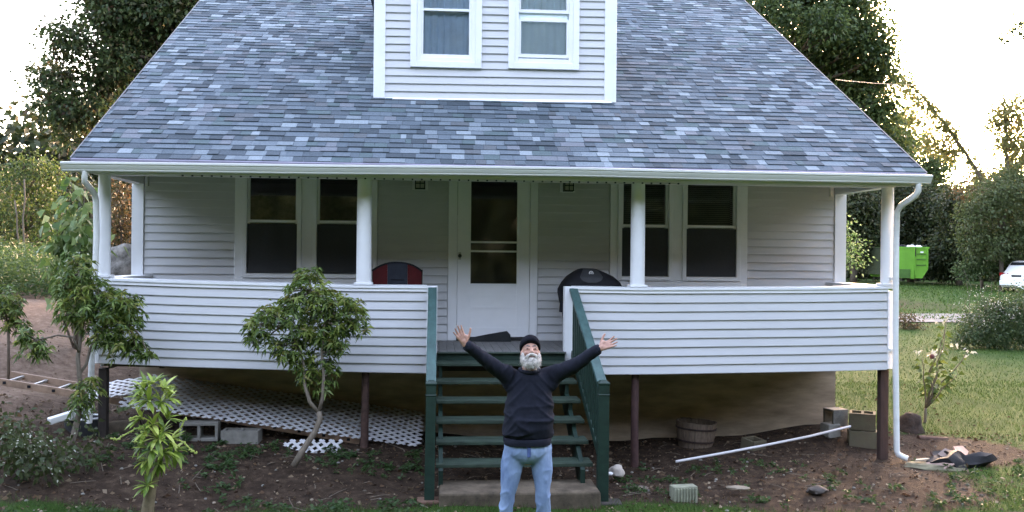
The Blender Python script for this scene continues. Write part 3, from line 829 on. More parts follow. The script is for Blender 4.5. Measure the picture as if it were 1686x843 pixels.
for i in range(6):
    x = ec[0]-.036+i*.0125
    em.add([(x, yf-.006, ec[1]-.044), (x+.009, yf-.006, ec[1]-.044), (x+.009, yf-.006, ec[1]-.034), (x, yf-.006, ec[1]-.034)], [(0, 1, 2, 3)])
em.build('emblem', M['white'], flap)
for dx in (-.26, .26): MB().tube([(GX+dx, .72, FL+.005), (GX+dx, .72, 1.27)], .02, 8).build('leg', M['blackmetal'], gr)
MB().tube([(.77, .74, 1.70), (.70, .70, 1.66), (.68, .70, 1.58)], [.03, .035, .02], 8).build('cover_fold', M['black'], gr)

# door mat leaning up against the storm door
dmv = MB(); n = 12
ra = []
for i in range(n+1):
    u = i/n; x = -.36 + .50*u
    zt = FL + .03 + .10*u**.8 if u < .93 else FL + .13 - .05*((u-.93)/.07)**2
    ra.append([(x, YB-.19, FL+.004), (x, YB-.09, zt), (x, YB-.075, zt), (x, YB-.175, FL+.004)])
dmv.loft(ra)
tag(smooth_angle(dmv.build('door_mat', M['rubber'], None)), 'black rubber door mat curled up against the storm door', 'door mat')

# ------------------------------------------------------------------ under and around the porch
def lattice(name, label, o, ux, uy, L, W, pitch=.088, wd=.036, th=.006):
    """diagonal lattice panel: every slat its own piece"""
    o = Vector(o); ux = Vector(ux).normalized(); uy = (Vector(uy) - Vector(uy).dot(ux)*ux).normalized(); un = ux.cross(uy)
    t_ = thing(name, label, 'lattice panel', o)
    for fam in (0, 1):
        d = Vector((1, 1 if fam == 0 else -1)).normalized()
        k = 0
        cmax = (L+W)
        step = pitch*math.sqrt(2)
        c = -W if fam == 0 else 0
        while c < (L if fam == 0 else L+W):
            # line x - y = c  (fam 0)  or  x + y = c (fam 1)
            if fam == 0: a0, a1 = max(0, c), min(L, c+W); p0, p1 = (a0, a0-c), (a1, a1-c)
            else: a0, a1 = max(0, c-W), min(L, c); p0, p1 = (a0, c-a0), (a1, c-a1)
            if a1-a0 > .03:
                off = un*(th*.9*fam)
                jig = un*rng.uniform(-.002, .002)
                q0 = o + ux*p0[0] + uy*p0[1] + off + jig; q1 = o + ux*p1[0] + uy*p1[1] + off + jig
                MB().beam(q0, q1, wd, th, un).build('slat', M['lattice'], t_)
            c += step
    return t_
A0 = Vector((-4.181, 0.220, 0.580)); A1 = Vector((-0.642, 0.180, 0.079)); A2 = Vector((-4.209, 1.220, 0.780))
lattice('lattice_panel', 'long white lattice panel lying tilted under the porch on the ladder', A0, A1-A0, A2-A0, 3.28, 1.08)
B0 = Vector((-4.538, 0.300, 0.595)); B1 = Vector((-3.937, 0.420, 0.667)); B2 = Vector((-4.500, 1.050, 0.731))
lattice('lattice_panel', 'short white lattice piece sticking out beside the dark porch post', B0+Vector((0,0,.03)), B1-B0, B2-B0, .62, .62)
C0 = Vector((-2.375, 0.100, 0.226)); C1 = Vector((-1.772, 0.020, 0.238)); C2 = Vector((-1.949, -0.220, 0.076))
lattice('lattice_panel', 'broken white lattice corner on the ground behind the crooked shrub trunk', C0, C1-C0, C2-C0, .62, .26, .075, .031)

# ladder
lad = thing('ladder', 'old extension ladder lying on the ground and running in under the lattice', 'ladder', (-4.770, 0.550, 0.651))
La = Vector((-5.651, 0.620, 0.803)); Lb = Vector((-1.598, 0.280, 0.173)); dL = (Lb-La)
off = Vector((.03, .40, .015))
for q in (Vector((0, 0, 0)), off):
    MB().beam(La+q, Lb+q, .03, .075).build('rail', M['fibreglass'], lad, bevel=.004)
n = 15
for i in range(n):
    p = La + dL*((i+.55)/n)
    MB().beam(p+off*.02, p+off*.98, .034, .026).build('rung', M['aluminium'], lad, bevel=.003)
    MB().obox(p+Vector((0, -.018, 0)), (.035, .006, .03), Matrix.Identity(3)).build('rung_plug', M['black'], lad)

def cinder(label, c, rz, ma, tilt=0, roll=0, cells=2, size=(.40, .20, .20), group=None):
    """hollow concrete block: outer walls and webs with real openings; local z is the open direction"""
    L, W, H = size; t_ = .032
    mb = MB()
    rot = Matrix.Rotation(rz, 3, 'Z') @ Matrix.Rotation(tilt, 3, 'Y') @ Matrix.Rotation(roll, 3, 'X')
    def pc(cx, cy, sx, sy, hh=H): mb.obox(Vector(c) + rot @ Vector((cx, cy, 0)), (sx, sy, hh), rot)
    pc(0, -W/2+t_/2, L, t_); pc(0, W/2-t_/2, L, t_)
    for k in range(cells+1):
        pc(-L/2+t_/2 + (L-t_)*k/cells, 0, t_, W-2*t_-.002, H-.002)
    return tag(mb.build('cinder_block', ma, None, bevel=.004), label, 'block', group)
G = 'cinder blocks around the porch'
cinder('cinder block on its side below the lattice, hollow facing out', (-3.299, 0.220, 0.308), .05, M['block'], 0, R(90), group=G)
cinder('cinder block with its hollows up below the lattice, beside the shrub trunk', (-2.857, 0.200, 0.223), -.06, M['block'], 0, 0, group=G)
cinder('single small cinder block lying behind the long white pole', (3.020, 0.750, -0.023), .5, M['mossblock'], 0, R(8), 1, (.22, .20, .2), G)
cinder('cinder block on top of the stack against the foundation corner', (4.146, 1.000, 0.291), .25, M['block'], R(90), 0, 1, (.2, .2, .22), G)
block_piece('cinder_block', 'pale half block at the bottom of the stack against the foundation corner', 'block', (4.057, 0.950, 0.137), (.17, .18, .17), .2, mat('pale_half_block', (.30, .29, .26), .9, .2, 12, .3, 80))['group'] = G
cinder('mossy cinder block set on top beside the porch corner post', (4.355, 0.720, 0.294), -.45, M['mossblock'], 0, R(4), 2, (.30, .2, .2), G)
cinder('mossy cinder block underneath another beside the porch corner post', (4.355, 0.700, 0.079), -.3, M['mossblock'], 0, 0, 2, (.34, .2, .2), G)
# concrete pipe and grey tub
cp = MB(); p0, p1 = Vector((-4.366, 0.480, 0.266)), Vector((-4.024, 0.550, 0.291))
cp.tube([p0, p1], .095, 20)
tag(smooth_angle(cp.build('concrete_pipe', M['concrete'], None)), 'grey concrete pipe lying behind the dark porch post', 'pipe')
tb = thing('plastic_tub', 'dark grey plastic tub with pale rim beside the downspout', 'tub', (-4.564, 0.350, 0.192))
c = (-4.564, 0.350, 0.205)
tb_ = MB().lathe([(.15, 0), (.18, .25), (.172, .25), (.145, .01), (.0001, .01)], (c[0], c[1], c[2]-.02), 20, sx=1.15, sy=.9); smooth_angle(tb_.build('tub_body', M['darkgrey'], tb))
MB().tube([(c[0]+.205*math.cos(a), c[1]+.165*math.sin(a), c[2]+.232) for a in [2*math.pi*i/20 for i in range(21)]], .012, 6).build('rim', M['trim'], tb)
gp = MB(); q0, q1 = Vector((-4.805, 0.020, 0.449)), Vector((-4.474, 0.300, 0.542))
gp.beam(q0, q1, .09, .07)
tag(gp.build('downspout_offcut', M['gutter'], None, bevel=.012), 'short piece of white downspout lying in front of the ladder', 'pipe')

# half barrel
bc_ = Vector((2.359, 0.920, -0.060))
bk = thing('wooden_basket', 'weathered wooden half barrel planter standing against the foundation', 'planter', bc_)
stv = mat('grey_brown_staves', (.16, .115, .085), .85, .35, 8, .25, 40, .2, stretch=(6, 6, .8))
tiltb = Matrix.Rotation(R(3), 3, 'Y')
N = 20
def ring_pt(a, r, z): return bc_ + tiltb @ Vector((r*math.cos(a), r*math.sin(a), z))
for k in range(N):
    a0 = 2*math.pi*(k+.03)/N; a1 = 2*math.pi*(k+.97)/N
    dz_ = rng.uniform(-.008, .008)
    s = MB(); r0, r1, z1_ = .195, .245, .32+dz_
    s.add([ring_pt(a, r, z) for z, r in ((0, r0), (.16, r0+.035), (z1_, r1)) for a, r in ((a0, r), (a1, r), (a1, r-.018), (a0, r-.018))],
          [(0,1,5,4), (4,5,9,8), (1,2,6,5), (5,6,10,9), (2,3,7,6), (6,7,11,10), (3,0,4,7), (7,4,8,11), (8,9,10,11), (3,2,1,0)])
    s.build('stave', stv, bk)
for z, r in ((.085, .219), (.235, .240)):
    MB().loft([[tuple(ring_pt(2*math.pi*k/24, rr, zz)) for k in range(24)] for rr, zz in ((r, z), (r+.004, z), (r+.006, z+.022), (r+.002, z+.022))], cap=False).build('hoop', mat('rusty_hoop_iron', (.045, .025, .02), .7, .3, 15), bk)
MB().loft([[tuple(ring_pt(2*math.pi*k/20, .19, zz)) for k in range(20)] for zz in (.02, .2)]).build('soil', mat('dry_potting_soil', (.06, .045, .035), .95, .4, 30, .4, 80), bk)

# white pole
pp = [(1.820, -0.250, 0.031), (2.308, -0.120, 0.078), (2.845, 0.050, 0.126), (3.507, 0.300, 0.183), (4.127, 0.550, 0.253)]
tag(smooth_angle(MB().tube(pp, .014, 8).build('pole', mat('white_plastic_conduit', (.62, .60, .60), .45, .08), None)), 'long thin white plastic pole lying across the earth to the blocks', 'pole')
# ridged block
rc = Vector((1.516, -1.720, -0.015)); rb = thing('fluted_block', 'pale mossy block with upright ridges half sunk in the earth', 'block', rc)
rotb = Matrix.Rotation(.12, 3, 'Z')
MB().obox(rc+Vector((0, .04, .04)), (.235, .12, .20), rotb).build('body', mat('pale_mossy_block', (.22, .225, .16), .9, .3, 14, .3, 60), rb, bevel=.008)
for k in range(8):
    MB().obox(rc + rotb @ Vector((-.10+k*.0285, -.028, .035)), (.014, .02, .185), rotb).build('ridge', mat('ridge_greenish_concrete', (.27, .28, .20), .9, .3, 14, .3, 60), rb, bevel=.004)

def rock(name, label, cat, c, r, ma, seed, rough=.3, rot=0, flat=None):
    bm = bmesh.new(); bmesh.ops.create_icosphere(bm, subdivisions=3, radius=1)
    cx, sx = math.cos(rot), math.sin(rot)
    vs = []; 
    for v in bm.verts:
        p = v.co; d = 1 + rough*noise.noise(Vector(p)*1.3 + Vector((seed*7, 0, 0))) + rough*.4*noise.noise(Vector(p)*3.7 + Vector((seed*3, 5, 0)))
        x, y, z = p.x*r[0]*d, p.y*r[1]*d, p.z*r[2]*d
        if flat is not None and z > flat: z = flat + (z-flat)*.2
        vs.append((c[0]+x*cx-y*sx, c[1]+x*sx+y*cx, c[2]+z))
    mb = MB(); mb.add(vs, [tuple(v.index for v in f.verts) for f in bm.faces]); bm.free()
    return tag(smooth_angle(mb.build(name, ma, None), 38), label, cat)
M['palestone'] = mat('pale_limestone', (.48, .42, .36), .85, .18, 9, .3, 50, .2)
M['flatstone'] = mat('tan_flat_stone', (.26, .21, .155), .9, .28, 7, .35, 40, .2)
rock('stone', 'pale tan rounded stone beside the foot of the green steps', 'stone', (1.058, -0.850, 0.070), (.075, .06, .065), M['palestone'], 1)
rock('stone', 'small white oval pebble right against the green newel post', 'stone', (0.965, -0.950, 0.070), (.034, .03, .02), M['white'], 2, .1)
rock('flat_stone', 'large flat tan stone in the worn earth beyond the downspout', 'stone', (4.339, -0.750, -0.085), (.33, .20, .05), M['flatstone'], 3, .35, -.25, .03)
rock('flat_stone', 'low grassy stone slab lying just under the downspout outlet', 'stone', (4.679, -0.350, -0.025), (.36, .16, .05), mat('lichened_slab', (.15, .135, .085), .95, .4, 8, .3, 50), 8, .3, -.1, .03)
rock('flat_stone', 'thin grey stone flake lying in the earth before the mossy fluted block', 'stone', (2.124, -1.400, 0.028), (.12, .05, .018), M['flatstone'], 5, .3, -.15)
rock('flat_stone', 'dark angular stone on the earth near the porch corner post', 'stone', (2.926, -1.350, -0.016), (.10, .07, .04), mat('dark_fieldstone', (.085, .07, .06), .9, .3, 8, .3, 40), 6, .4)
rock('flat_stone', 'flat brown stone half buried near the newel post and pale stone', 'stone', (1.206, -1.200, -0.022), (.11, .07, .025), mat('brown_fieldstone', (.14, .105, .085), .9, .3, 8, .3, 40), 9, .35)
rock('clod', 'dark brown root clod leaning behind the downspout', 'root clod', (5.194, 1.200, 0.107), (.17, .15, .20), mat('dark_root_clod', (.05, .032, .024), .95, .4, 25, .8, 40), 12, .45)
lg = MB().tube([(5.127, 0.850, 0.052), (5.305, 0.850, 0.036), (5.499, 0.850, 0.028)], [.035, .032, .026], 10)
tag(smooth_angle(lg.build('log', mat('reddish_rotten_bark', (.11, .06, .045), .9, .35, 18, .4, 50), None)), 'short reddish rotten log lying in front of the young shrub', 'log')

# rubbish heap
rock('plastic_bag', 'crumpled black plastic bag on the rubbish heap', 'bag', (4.980, -0.250, -0.037), (.27, .19, .17), mat('shiny_black_plastic', (.008, .008, .009), .6, .2, 10, .6, 14, .3), 4, .95)
def shard(label, c, size, rx, ry, rz_, col, n):
    rot = Matrix.Rotation(rz_, 3, 'Z') @ Matrix.Rotation(ry, 3, 'Y') @ Matrix.Rotation(rx, 3, 'X')
    L, W, T = size; q = random.Random(n)
    poly = [(-L/2, -W/2*q.uniform(.5, 1)), (L*.1, -W/2), (L/2, -W*.1), (L/2*q.uniform(.6, 1), W/2), (-L/2*q.uniform(.5, .9), W/2*q.uniform(.7, 1))]
    mb = MB(); mb.loft([[tuple(Vector(c) + rot @ Vector((x, y, z))) for x, y in poly] for z in (-T/2, T/2)])
    return tag(mb.build('broken_board', mat('broken_board_%d' % n, col, .75, .2, 12, .15, 50), None), label, 'board', 'broken boards on the rubbish heap')
shard('pinkish broken board lying lowest at the front of the rubbish heap', (4.688, -0.420, 0.004), (.30, .15, .014), .5, -.15, -.25, (.34, .22, .18), 1)
shard('pale pink broken board on the very top of the rubbish heap', (5.050, -0.200, 0.114), (.24, .16, .014), .55, .12, .4, (.45, .26, .20), 2)
shard('grey brown broken board leaning near the top of the rubbish heap', (4.878, -0.280, 0.078), (.22, .16, .014), .65, .3, -.7, (.26, .185, .155), 3)
shard('small pale stick end poking out at the side of the rubbish heap', (4.554, -0.300, 0.038), (.18, .04, .02), .1, -.05, .1, (.50, .40, .30), 4)
shard('dark brown broken board standing in the rubbish heap', (4.734, -0.200, 0.055), (.15, .12, .014), 1.0, .2, 1.1, (.10, .05, .04), 5)
shard('small whitish chip at the far end of the rubbish heap', (5.229, -0.150, 0.034), (.09, .06, .012), .5, 0, .2, (.55, .5, .42), 6)

# ------------------------------------------------------------------ utility wire
wp = [(5.027, 3.100, 4.853), (6.622, 6.000, 5.402), (8.463, 9.000, 5.963), (10.991, 13.000, 6.726), (18.569, 24.000, 8.862), (40.024, 48.000, 13.357)]
tag(MB().tube(wp, .005, 6).build('utility_wire', mat('grey_wire_sheath', (.12, .115, .105), .6, .1), None), 'thin utility wire running from the roof edge out past the trees', 'wire')

# ------------------------------------------------------------------ dumpster
dp = thing('dumpster', 'lime green roll off dumpster full of rubbish at the far edge of the lawn', 'dumpster', (28.149, 44.500, 0.961))
lime = mat('lime_green_enamel', (.095, .30, .032), .55, .15, 1.2, .05, 8, .4); limed = mat('shaded_green_steel', (.05, .13, .03), .7, .3, 2.5, .1, 10, .3)  # second green is a darker copy with shade put into its colour
o = origin(dp); o.z -= .0
def D(x, y, z):
    ca, sa = math.cos(-.1), math.sin(-.1)
    return (o.x + x*ca - y*sa, o.y + x*sa + y*ca, o.z + z)
W2, H, L = .88, 2.05, 5.6
def dbox(x0, x1, y0, y1, z0, z1, name, ma, parent=dp):
    mb = MB(); v = [D(x, y, z) for z in (z0, z1) for y in (y0, y1) for x in (x0, x1)]
    return mb.add(v, [(0,2,3,1), (4,5,7,6), (0,1,5,4), (2,6,7,3), (0,4,6,2), (1,3,7,5)]).build(name, ma, parent)
sec = [(-W2, H), (W2, H), (W2, .75), (W2-.35, .18), (-W2+.35, .18), (-W2, .75)]
bd = MB(); bd.add([D(x, y, z) for y in (0, L) for x, z in sec], [(0,1,2,3,4,5), (6,11,10,9,8,7)] + [(i, i+6, (i+1) % 6+6, (i+1) % 6) for i in range(1, 6)])
bd.build('body', lime, dp)
for i, y in enumerate((.6, 1.6, 2.6, 3.6, 4.6)): dbox(-W2-.06, -W2+.001, y, y+.1, .3, H-.1, 'side_rib', lime)
for y0 in (0.02, L-.05): dbox(-W2-.05, W2+.05, y0-.06, y0+.05, H-.08, H+.03, 'top_rail', lime)
for sx in (-W2, W2): dbox(sx-.05, sx+.05, .05, L-.1, H-.08, H+.035, 'top_rail', lime)
dbox(.04, .12, -.05, 0, .3, H-.1, 'door_stile', lime); dbox(.78, .86, -.05, 0, .8, H-.1, 'door_stile', lime)
for z in (.95, 1.3, 1.62): dbox(.16, .72, -.05, 0, z, z+.05, 'step_rung', limed)
dbox(.06, .11, -.09, -.05, 1.5, 2.0, 'latch', M['blackmetal']); dbox(.40, .58, -.02, -.003, 1.72, 1.80, 'sticker', M['white'])
dbox(-W2-.16, -W2-.07, .5, L-.1, .35, H+.02, 'side_shade_panel', mat('dark_olive_shade', (.02, .03, .014), .85, .4, 2))  # added dark panel standing in for shade on the long side
dbox(-.85, -.2, -.03, .0, .2, .72, 'lower_recess', limed); dbox(-.18, .0, -.06, 0, .15, .75, 'hook_bracket', lime)
for y in (.4, L-.7): 
    for sx in (-.45, .45): dbox(sx-.08, sx+.08, y, y+.3, 0, .19, 'wheel', M['blackmetal'])
for i, (x, y, z, sx, sy, col) in enumerate(((-.5, .6, 2.12, .5, .6, M['black']), (.0, .5, 2.10, .45, .4, M['white']), (.5, .45, 2.08, .35, .3, M['white']), (-.2, 2, 2.05, .7, .8, M['black']), (.3, 3.4, 2.05, .6, .8, M['darkgrey']))):
    rock('rubbish_bag', ['black rubbish bag heaped at the front of the green dumpster', 'white bag at the middle of the dumpster top', 'small white bag at the corner of the dumpster top', 'large black bag further back inside the dumpster', 'dark grey bag at the far end of the dumpster'][i], 'bag', D(x, y, z-.05), (sx*.6, sy*.6, .16), col, 20+i, .4)

# ------------------------------------------------------------------ parked car (only its rear is in the picture)
car = thing('parked_car', 'white parked car with red tail light and dark rear window on the far lawn', 'car', (29.724, 36.000, 0.606))
co = origin(car)
paint = mat('white_car_paint', (.62, .63, .64), .25, .03, 1, 0, 10, .6); cg_ = mat('dark_car_glass', (.02, .022, .025), .12, .1, 1, 0, 10, .6)
th_ = R(62)
def K(x, y, z):
    """x across, y from the rear forward"""
    ca, sa = math.cos(-th_), math.sin(-th_)
    return (co.x + x*ca - y*sa - .55, co.y + x*sa + y*ca, co.z + z)
def kring(y, pts): return [K(x, y, z) for x, z in pts]
def outline(hw, z0, z1, ztop, htop, r=.12):
    return [(-hw+.06, z0), (hw-.06, z0), (hw, z0+.2), (hw, z1-.1), (hw-.03, z1), (htop, ztop-.08), (htop-.12, ztop), (-htop+.12, ztop), (-htop, ztop-.08), (-hw+.03, z1), (-hw, z1-.1), (-hw, z0+.2)]
cb = MB(); cb.loft([kring(y, outline(*a)) for y, a in ((0, (.82, .38, .85, 1.0, .66)), (.06, (.90, .30, .92, 1.08, .72)), (.25, (.92, .24, .95, 1.28, .68)), (.60, (.93, .24, .97, 1.60, .66)), (1.0, (.93, .24, .98, 1.66, .66)), (2.3, (.93, .24, .97, 1.64, .66)), (3.1, (.93, .24, .96, 1.12, .72)), (4.2, (.91, .26, .86, .92, .74)), (4.65, (.84, .34, .7, .76, .66)))])
smooth_angle(cb.build('body', paint, car), 40)
def kq(pts, name, ma, th=.02):
    vs = [K(*p) for p in pts]; MB().add(vs, [tuple(range(len(vs)))]).build(name, ma, car)
kq([(-.56, .30, 1.10), (.56, .30, 1.10), (.50, .60, 1.55), (-.50, .60, 1.55)], 'rear_window', cg_)
kq([(-.62, .14, 1.13), (.62, .14, 1.13), (.54, .535, 1.57), (-.54, .535, 1.57)], 'rear_window_surround', cg_)
for s in (-1, 1):
    kq([(s*.90, .55, 1.02), (s*.90, 2.75, 1.02), (s*.70, 2.4, 1.52), (s*.70, .85, 1.54)], 'side_window', cg_)
    lt = MB(); lt.add([K(s*a, y, z) for a, y, z in ((.42, .012, .86), (.925, .05, .86), (.95, .35, .90), (.95, .35, 1.04), (.91, .03, 1.03), (.42, -.01, 1.0))], [(0,1,4,5), (1,2,3,4)])
    lt.build('tail_light', mat('red_tail_lamp', (.30, .012, .015), .2, .1), car)
    for y in (.85, 3.65):
        wv = [K(s*.86, y+.34*math.cos(a), .34+.34*math.sin(a)) for a in [2*math.pi*i/18 for i in range(18)]]; wv2 = [K(s*.66, y+.34*math.cos(a), .34+.34*math.sin(a)) for a in [2*math.pi*i/18 for i in range(18)]]
        wh = MB().loft([wv2, wv] if s > 0 else [wv, wv2]).build('wheel', M['rubber'], car)
        wr = [K(s*.945, y+.22*math.cos(a), .34+.22*math.sin(a)) for a in [2*math.pi*i/14 for i in range(14)]]; wr2 = [K(s*.85, y+.24*math.cos(a), .34+.24*math.sin(a)) for a in [2*math.pi*i/14 for i in range(14)]]
        MB().loft([wr2, wr]).build('rim', M['aluminium'], wh)
MB().add([K(x, y, z) for y in (-.08, .08) for x, z in ((-.86, .36), (.86, .36), (.88, .62), (-.88, .62))], [(0,1,2,3), (4,7,6,5), (0,4,5,1), (1,5,6,2), (2,6,7,3), (3,7,4,0)]).build('rear_bumper', paint, car, bevel=.04)
MB().add([K(x, -.005, z) for x, z in ((-.26, .80), (.26, .80), (.26, .92), (-.26, .92))], [(0, 1, 2, 3)]).build('number_plate', M['darkgrey'], car)
pk = MB().beam((27.226, 33.500, 1.251), (28.051, 33.000, 0.655), .35, .06)
tag(pk.build('white_plank', M['trim'], None), 'long white plank leaning behind the parked car', 'plank')
# tarp covered heap beyond the porch corner
rock('covered_heap', 'grey and white tarp covered heap on the grass beyond the porch corner', 'heap', (-6.441, 7.500, 1.982), (.42, .4, .38), mat('grey_white_tarp', (.055, .05, .04), .8, .5, 5, .6, 9, .2, tint=(.30, .28, .25)), 31, .4)

# ------------------------------------------------------------------ person
def capsule(mb, p0, r0, p1, r1, n=12):
    p0, p1 = Vector(p0), Vector(p1); d = (p1-p0).normalized()
    s = d.orthogonal().normalized(); u = d.cross(s)
    rings = []
    def ring(c, r): rings.append([tuple(c + (s*math.cos(2*math.pi*k/n) + u*math.sin(2*math.pi*k/n))*r) for k in range(n)])
    for i in range(1, 5):
        a = math.pi/2*(i/4); ring(p0 - d*r0*math.cos(a), r0*math.sin(a))
    for i in range(1, 5):
        a = math.pi/2*(i/4); ring(p1 + d*r1*math.sin(a), max(1e-4, r1*math.cos(a))) if i > 0 else None
    rings.insert(4, [tuple(Vector(q)) for q in [tuple(p1 + (s*math.cos(2*math.pi*k/n) + u*math.sin(2*math.pi*k/n))*r1) for k in range(n)]])
    return mb.loft(rings)
def chain(mb, pts, rad, n=12):
    for i in range(len(pts)-1): capsule(mb, pts[i], rad[i], pts[i+1], rad[i+1], n)
def skinned(mb, name, ma, parent, voxel, smooth=4, disp=None):
    """fuse overlapping volumes into one continuous surface"""
    me = bpy.data.meshes.new('fuse'); me.from_pydata([tuple(p) for p in mb.v], [], mb.f); me.update()
    bm = bmesh.new(); bm.from_mesh(me); bmesh.ops.recalc_face_normals(bm, faces=bm.faces); bm.to_mesh(me); bm.free()
    ob = bpy.data.objects.new('fuse', me); COL.objects.link(ob)
    r = ob.modifiers.new('r', 'REMESH'); r.mode = 'VOXEL'; r.voxel_size = voxel
    s = ob.modifiers.new('s', 'SMOOTH'); s.factor = .5; s.iterations = smooth
    dg = bpy.context.evaluated_depsgraph_get(); dg.update()
    out = bpy.data.meshes.new_from_object(ob.evaluated_get(dg))
    bpy.data.objects.remove(ob)
    nv = len(out.vertices); co = np.empty(nv*3, np.float32); out.vertices.foreach_get('co', co); co = co.reshape(-1, 3)
    if disp:
        nn = np.empty(nv*3, np.float32); out.vertices.foreach_get('normal', nn); nn = nn.reshape(-1, 3)
        co = co + nn*np.array([disp(p) for p in co], np.float32)[:, None]
    out.vertices.foreach_set('co', (co-np.array(origin(parent), np.float32)).astype(np.float32).ravel())
    out.materials.clear(); out.materials.append(ma); out.name = name
    out.polygons.foreach_set('use_smooth', [True]*len(out.polygons)); out.update()
    o = bpy.data.objects.new(name, out); COL.objects.link(o); o.parent = parent
    return o

skin = mat('weathered_skin', (.46, .22, .155), .5, .2, 26, .08, 160, .4, tint=(.50, .27, .20))
M['sweater'] = mat('navy_black_sweatshirt', (.013, .015, .023), .92, .25, 25, .15, 300, .15)
M['denim'] = mat('faded_blue_denim', (.10, .18, .33), .85, .32, 3.5, .12, 260, .15, stretch=(1, 1, .5), tint=(.28, .40, .57))
M['beanie'] = mat('black_knit_wool', (.010, .010, .014), .95, .25, 60, .35, 260, .1)
M['beard'] = mat('grey_white_beard', (.26, .235, .21), .9, .3, 40, .4, 170, .12, tint=(.74, .68, .61))
YP = -2.86
man = thing('person', 'bearded man in black sweatshirt, beanie and blue jeans with both arms thrown wide', 'person', (-.06, YP, -.17))
Hc = Vector((-0.044, -2.900, 1.468))
tl = R(27)
fx = Vector((1, 0, 0)); ff = Vector((0, -math.cos(tl), math.sin(tl))); fu = Vector((0, math.sin(tl), math.cos(tl)))
HR = Matrix((fx, ff, fu)).transposed()
HS = .90
def hp(x, f, u): return Hc + (fx*x + ff*f + fu*u)*HS
def he(mb, c, r, n=12): return mb.ell(c, [k*HS for k in r], HR, n)
neck = Vector((-0.045, -2.860, 1.345))
shL, shR = Vector((-0.182, -2.840, 1.276)), Vector((0.116, -2.840, 1.294))
elL, elR = Vector((-0.383, -2.990, 1.421)), Vector((0.314, -2.990, 1.403))
wrL, wrR = Vector((-0.556, -3.100, 1.557)), Vector((0.460, -3.100, 1.526))
chest, belly, hem = Vector((-0.043, -2.850, 1.162)), Vector((-0.052, -2.870, 0.951)), Vector((-0.059, -2.860, 0.806))
hipL, hipR = Vector((-0.153, -2.850, 0.700)), Vector((0.048, -2.850, 0.699))
knL, knR = Vector((-0.210, -2.880, 0.375)), Vector((0.067, -2.880, 0.372))
anL, anR = Vector((knL.x-.035, -2.84, -.08)), Vector((knR.x+.03, -2.84, -.08))

body = MB()
he(body, hp(0, -.015, .03), (.074, .092, .085), 20); he(body, hp(0, .018, -.03), (.063, .070, .085), 20); he(body, hp(0, .036, -.085), (.045, .050, .034))
capsule(body, hp(0, .086, .012), .0105, hp(0, .112, -.026), .0155); he(body, hp(-.014, .098, -.03), (.010, .012, .009)); he(body, hp(.014, .098, -.03), (.010, .012, .009))
capsule(body, hp(-.042, .070, .030), .012, hp(0, .079, .026), .011); capsule(body, hp(.042, .070, .030), .012, hp(0, .079, .026), .011)
for s in (-1, 1):
    he(body, hp(s*.040, .062, -.022), (.025, .022, .020)); he(body, hp(s*.077, -.008, -.004), (.010, .022, .034))
    capsule(body, hp(s*.018, .082, .012), .008, hp(s*.048, .068, .008), .008)
he(body, hp(0, .086, -.064), (.025, .012, .010))
chain(body, [hp(0, -.01, -.05), neck + Vector((0, .01, -.02)), chest], [.056, .058, .10])
body.ell(chest, (.155, .10, .15)); body.ell(belly, (.17, .12, .15)); body.ell(hem + Vector((0, 0, -.08)), (.165, .11, .14))
for a, b_, c in ((hipL, knL, anL), (hipR, knR, anR)): chain(body, [a, b_, c], [.070, .040, .032])
for a, b_, c in ((shL, elL, wrL), (shR, elR, wrR)): chain(body, [chest + (a-chest)*.7, a, b_, c], [.07, .058, .042, .029])
def hand(w_, d, palm, curl, spread, thumb_side):
    """open hand: palm, four unequal bent fingers, thumb from the side of the palm"""
    n0 = len(body.v)
    d = Vector(d).normalized(); pn = Vector(palm); pn = (pn - pn.dot(d)*d).normalized(); s = d.cross(pn)*thumb_side   # s: towards the thumb
    capsule(body, w_, .027, w_ + d*.03, .027)
    for off in (-.030, -.011, .009, .028):
        capsule(body, w_ + d*.022 + s*off*.55, .0165, w_ + d*.092 + s*off*1.0, .0125)
    capsule(body, w_ + d*.03 + s*.018 + pn*.008, .018, w_ + d*.06 + s*.034 + pn*.010, .015)
    for i, (off, L) in enumerate(((.030, .070), (.010, .080), (-.011, .074), (-.030, .058))):
        a = off*spread + rng.uniform(-.03, .03)
        p = w_ + d*.092 + s*off; dd = (d + s*a*8*.1 + s*off*spread*2).normalized(); r = (.0098, .0100, .0095, .0085)[i]
        cv = curl[i]
        for k, fr in enumerate((.44, .31, .25)):
            q = p + dd*L*fr; capsule(body, p, r, q, r*.9, 10); p = q; r *= .9; dd = (dd + pn*cv*(1+.4*k)).normalized()
    p = w_ + d*.034 + s*.036; dd = (d*.55 + s*.85 + pn*.15).normalized()
    for k, (L, r) in enumerate(((.036, .0145), (.030, .0118), (.024, .0100))):
        q = p + dd*L; capsule(body, p, r, q, r*.9, 10); p = q; dd = (dd + d*.32 + pn*.04).normalized()
    for i in range(n0, len(body.v)): body.v[i] = tuple(w_ + (Vector(body.v[i])-w_)*.9)
hand(wrL, (-.42, -.12, .72), (.25, -.95, .15), (.08, .10, .13, .16), 2.8, 1)
hand(wrR, (.80, -.15, .38), (-.25, -.75, .6), (.12, .09, .10, .12), 2.8, -1)
bodyo = skinned(body, 'body', skin, man, .0042, 3)

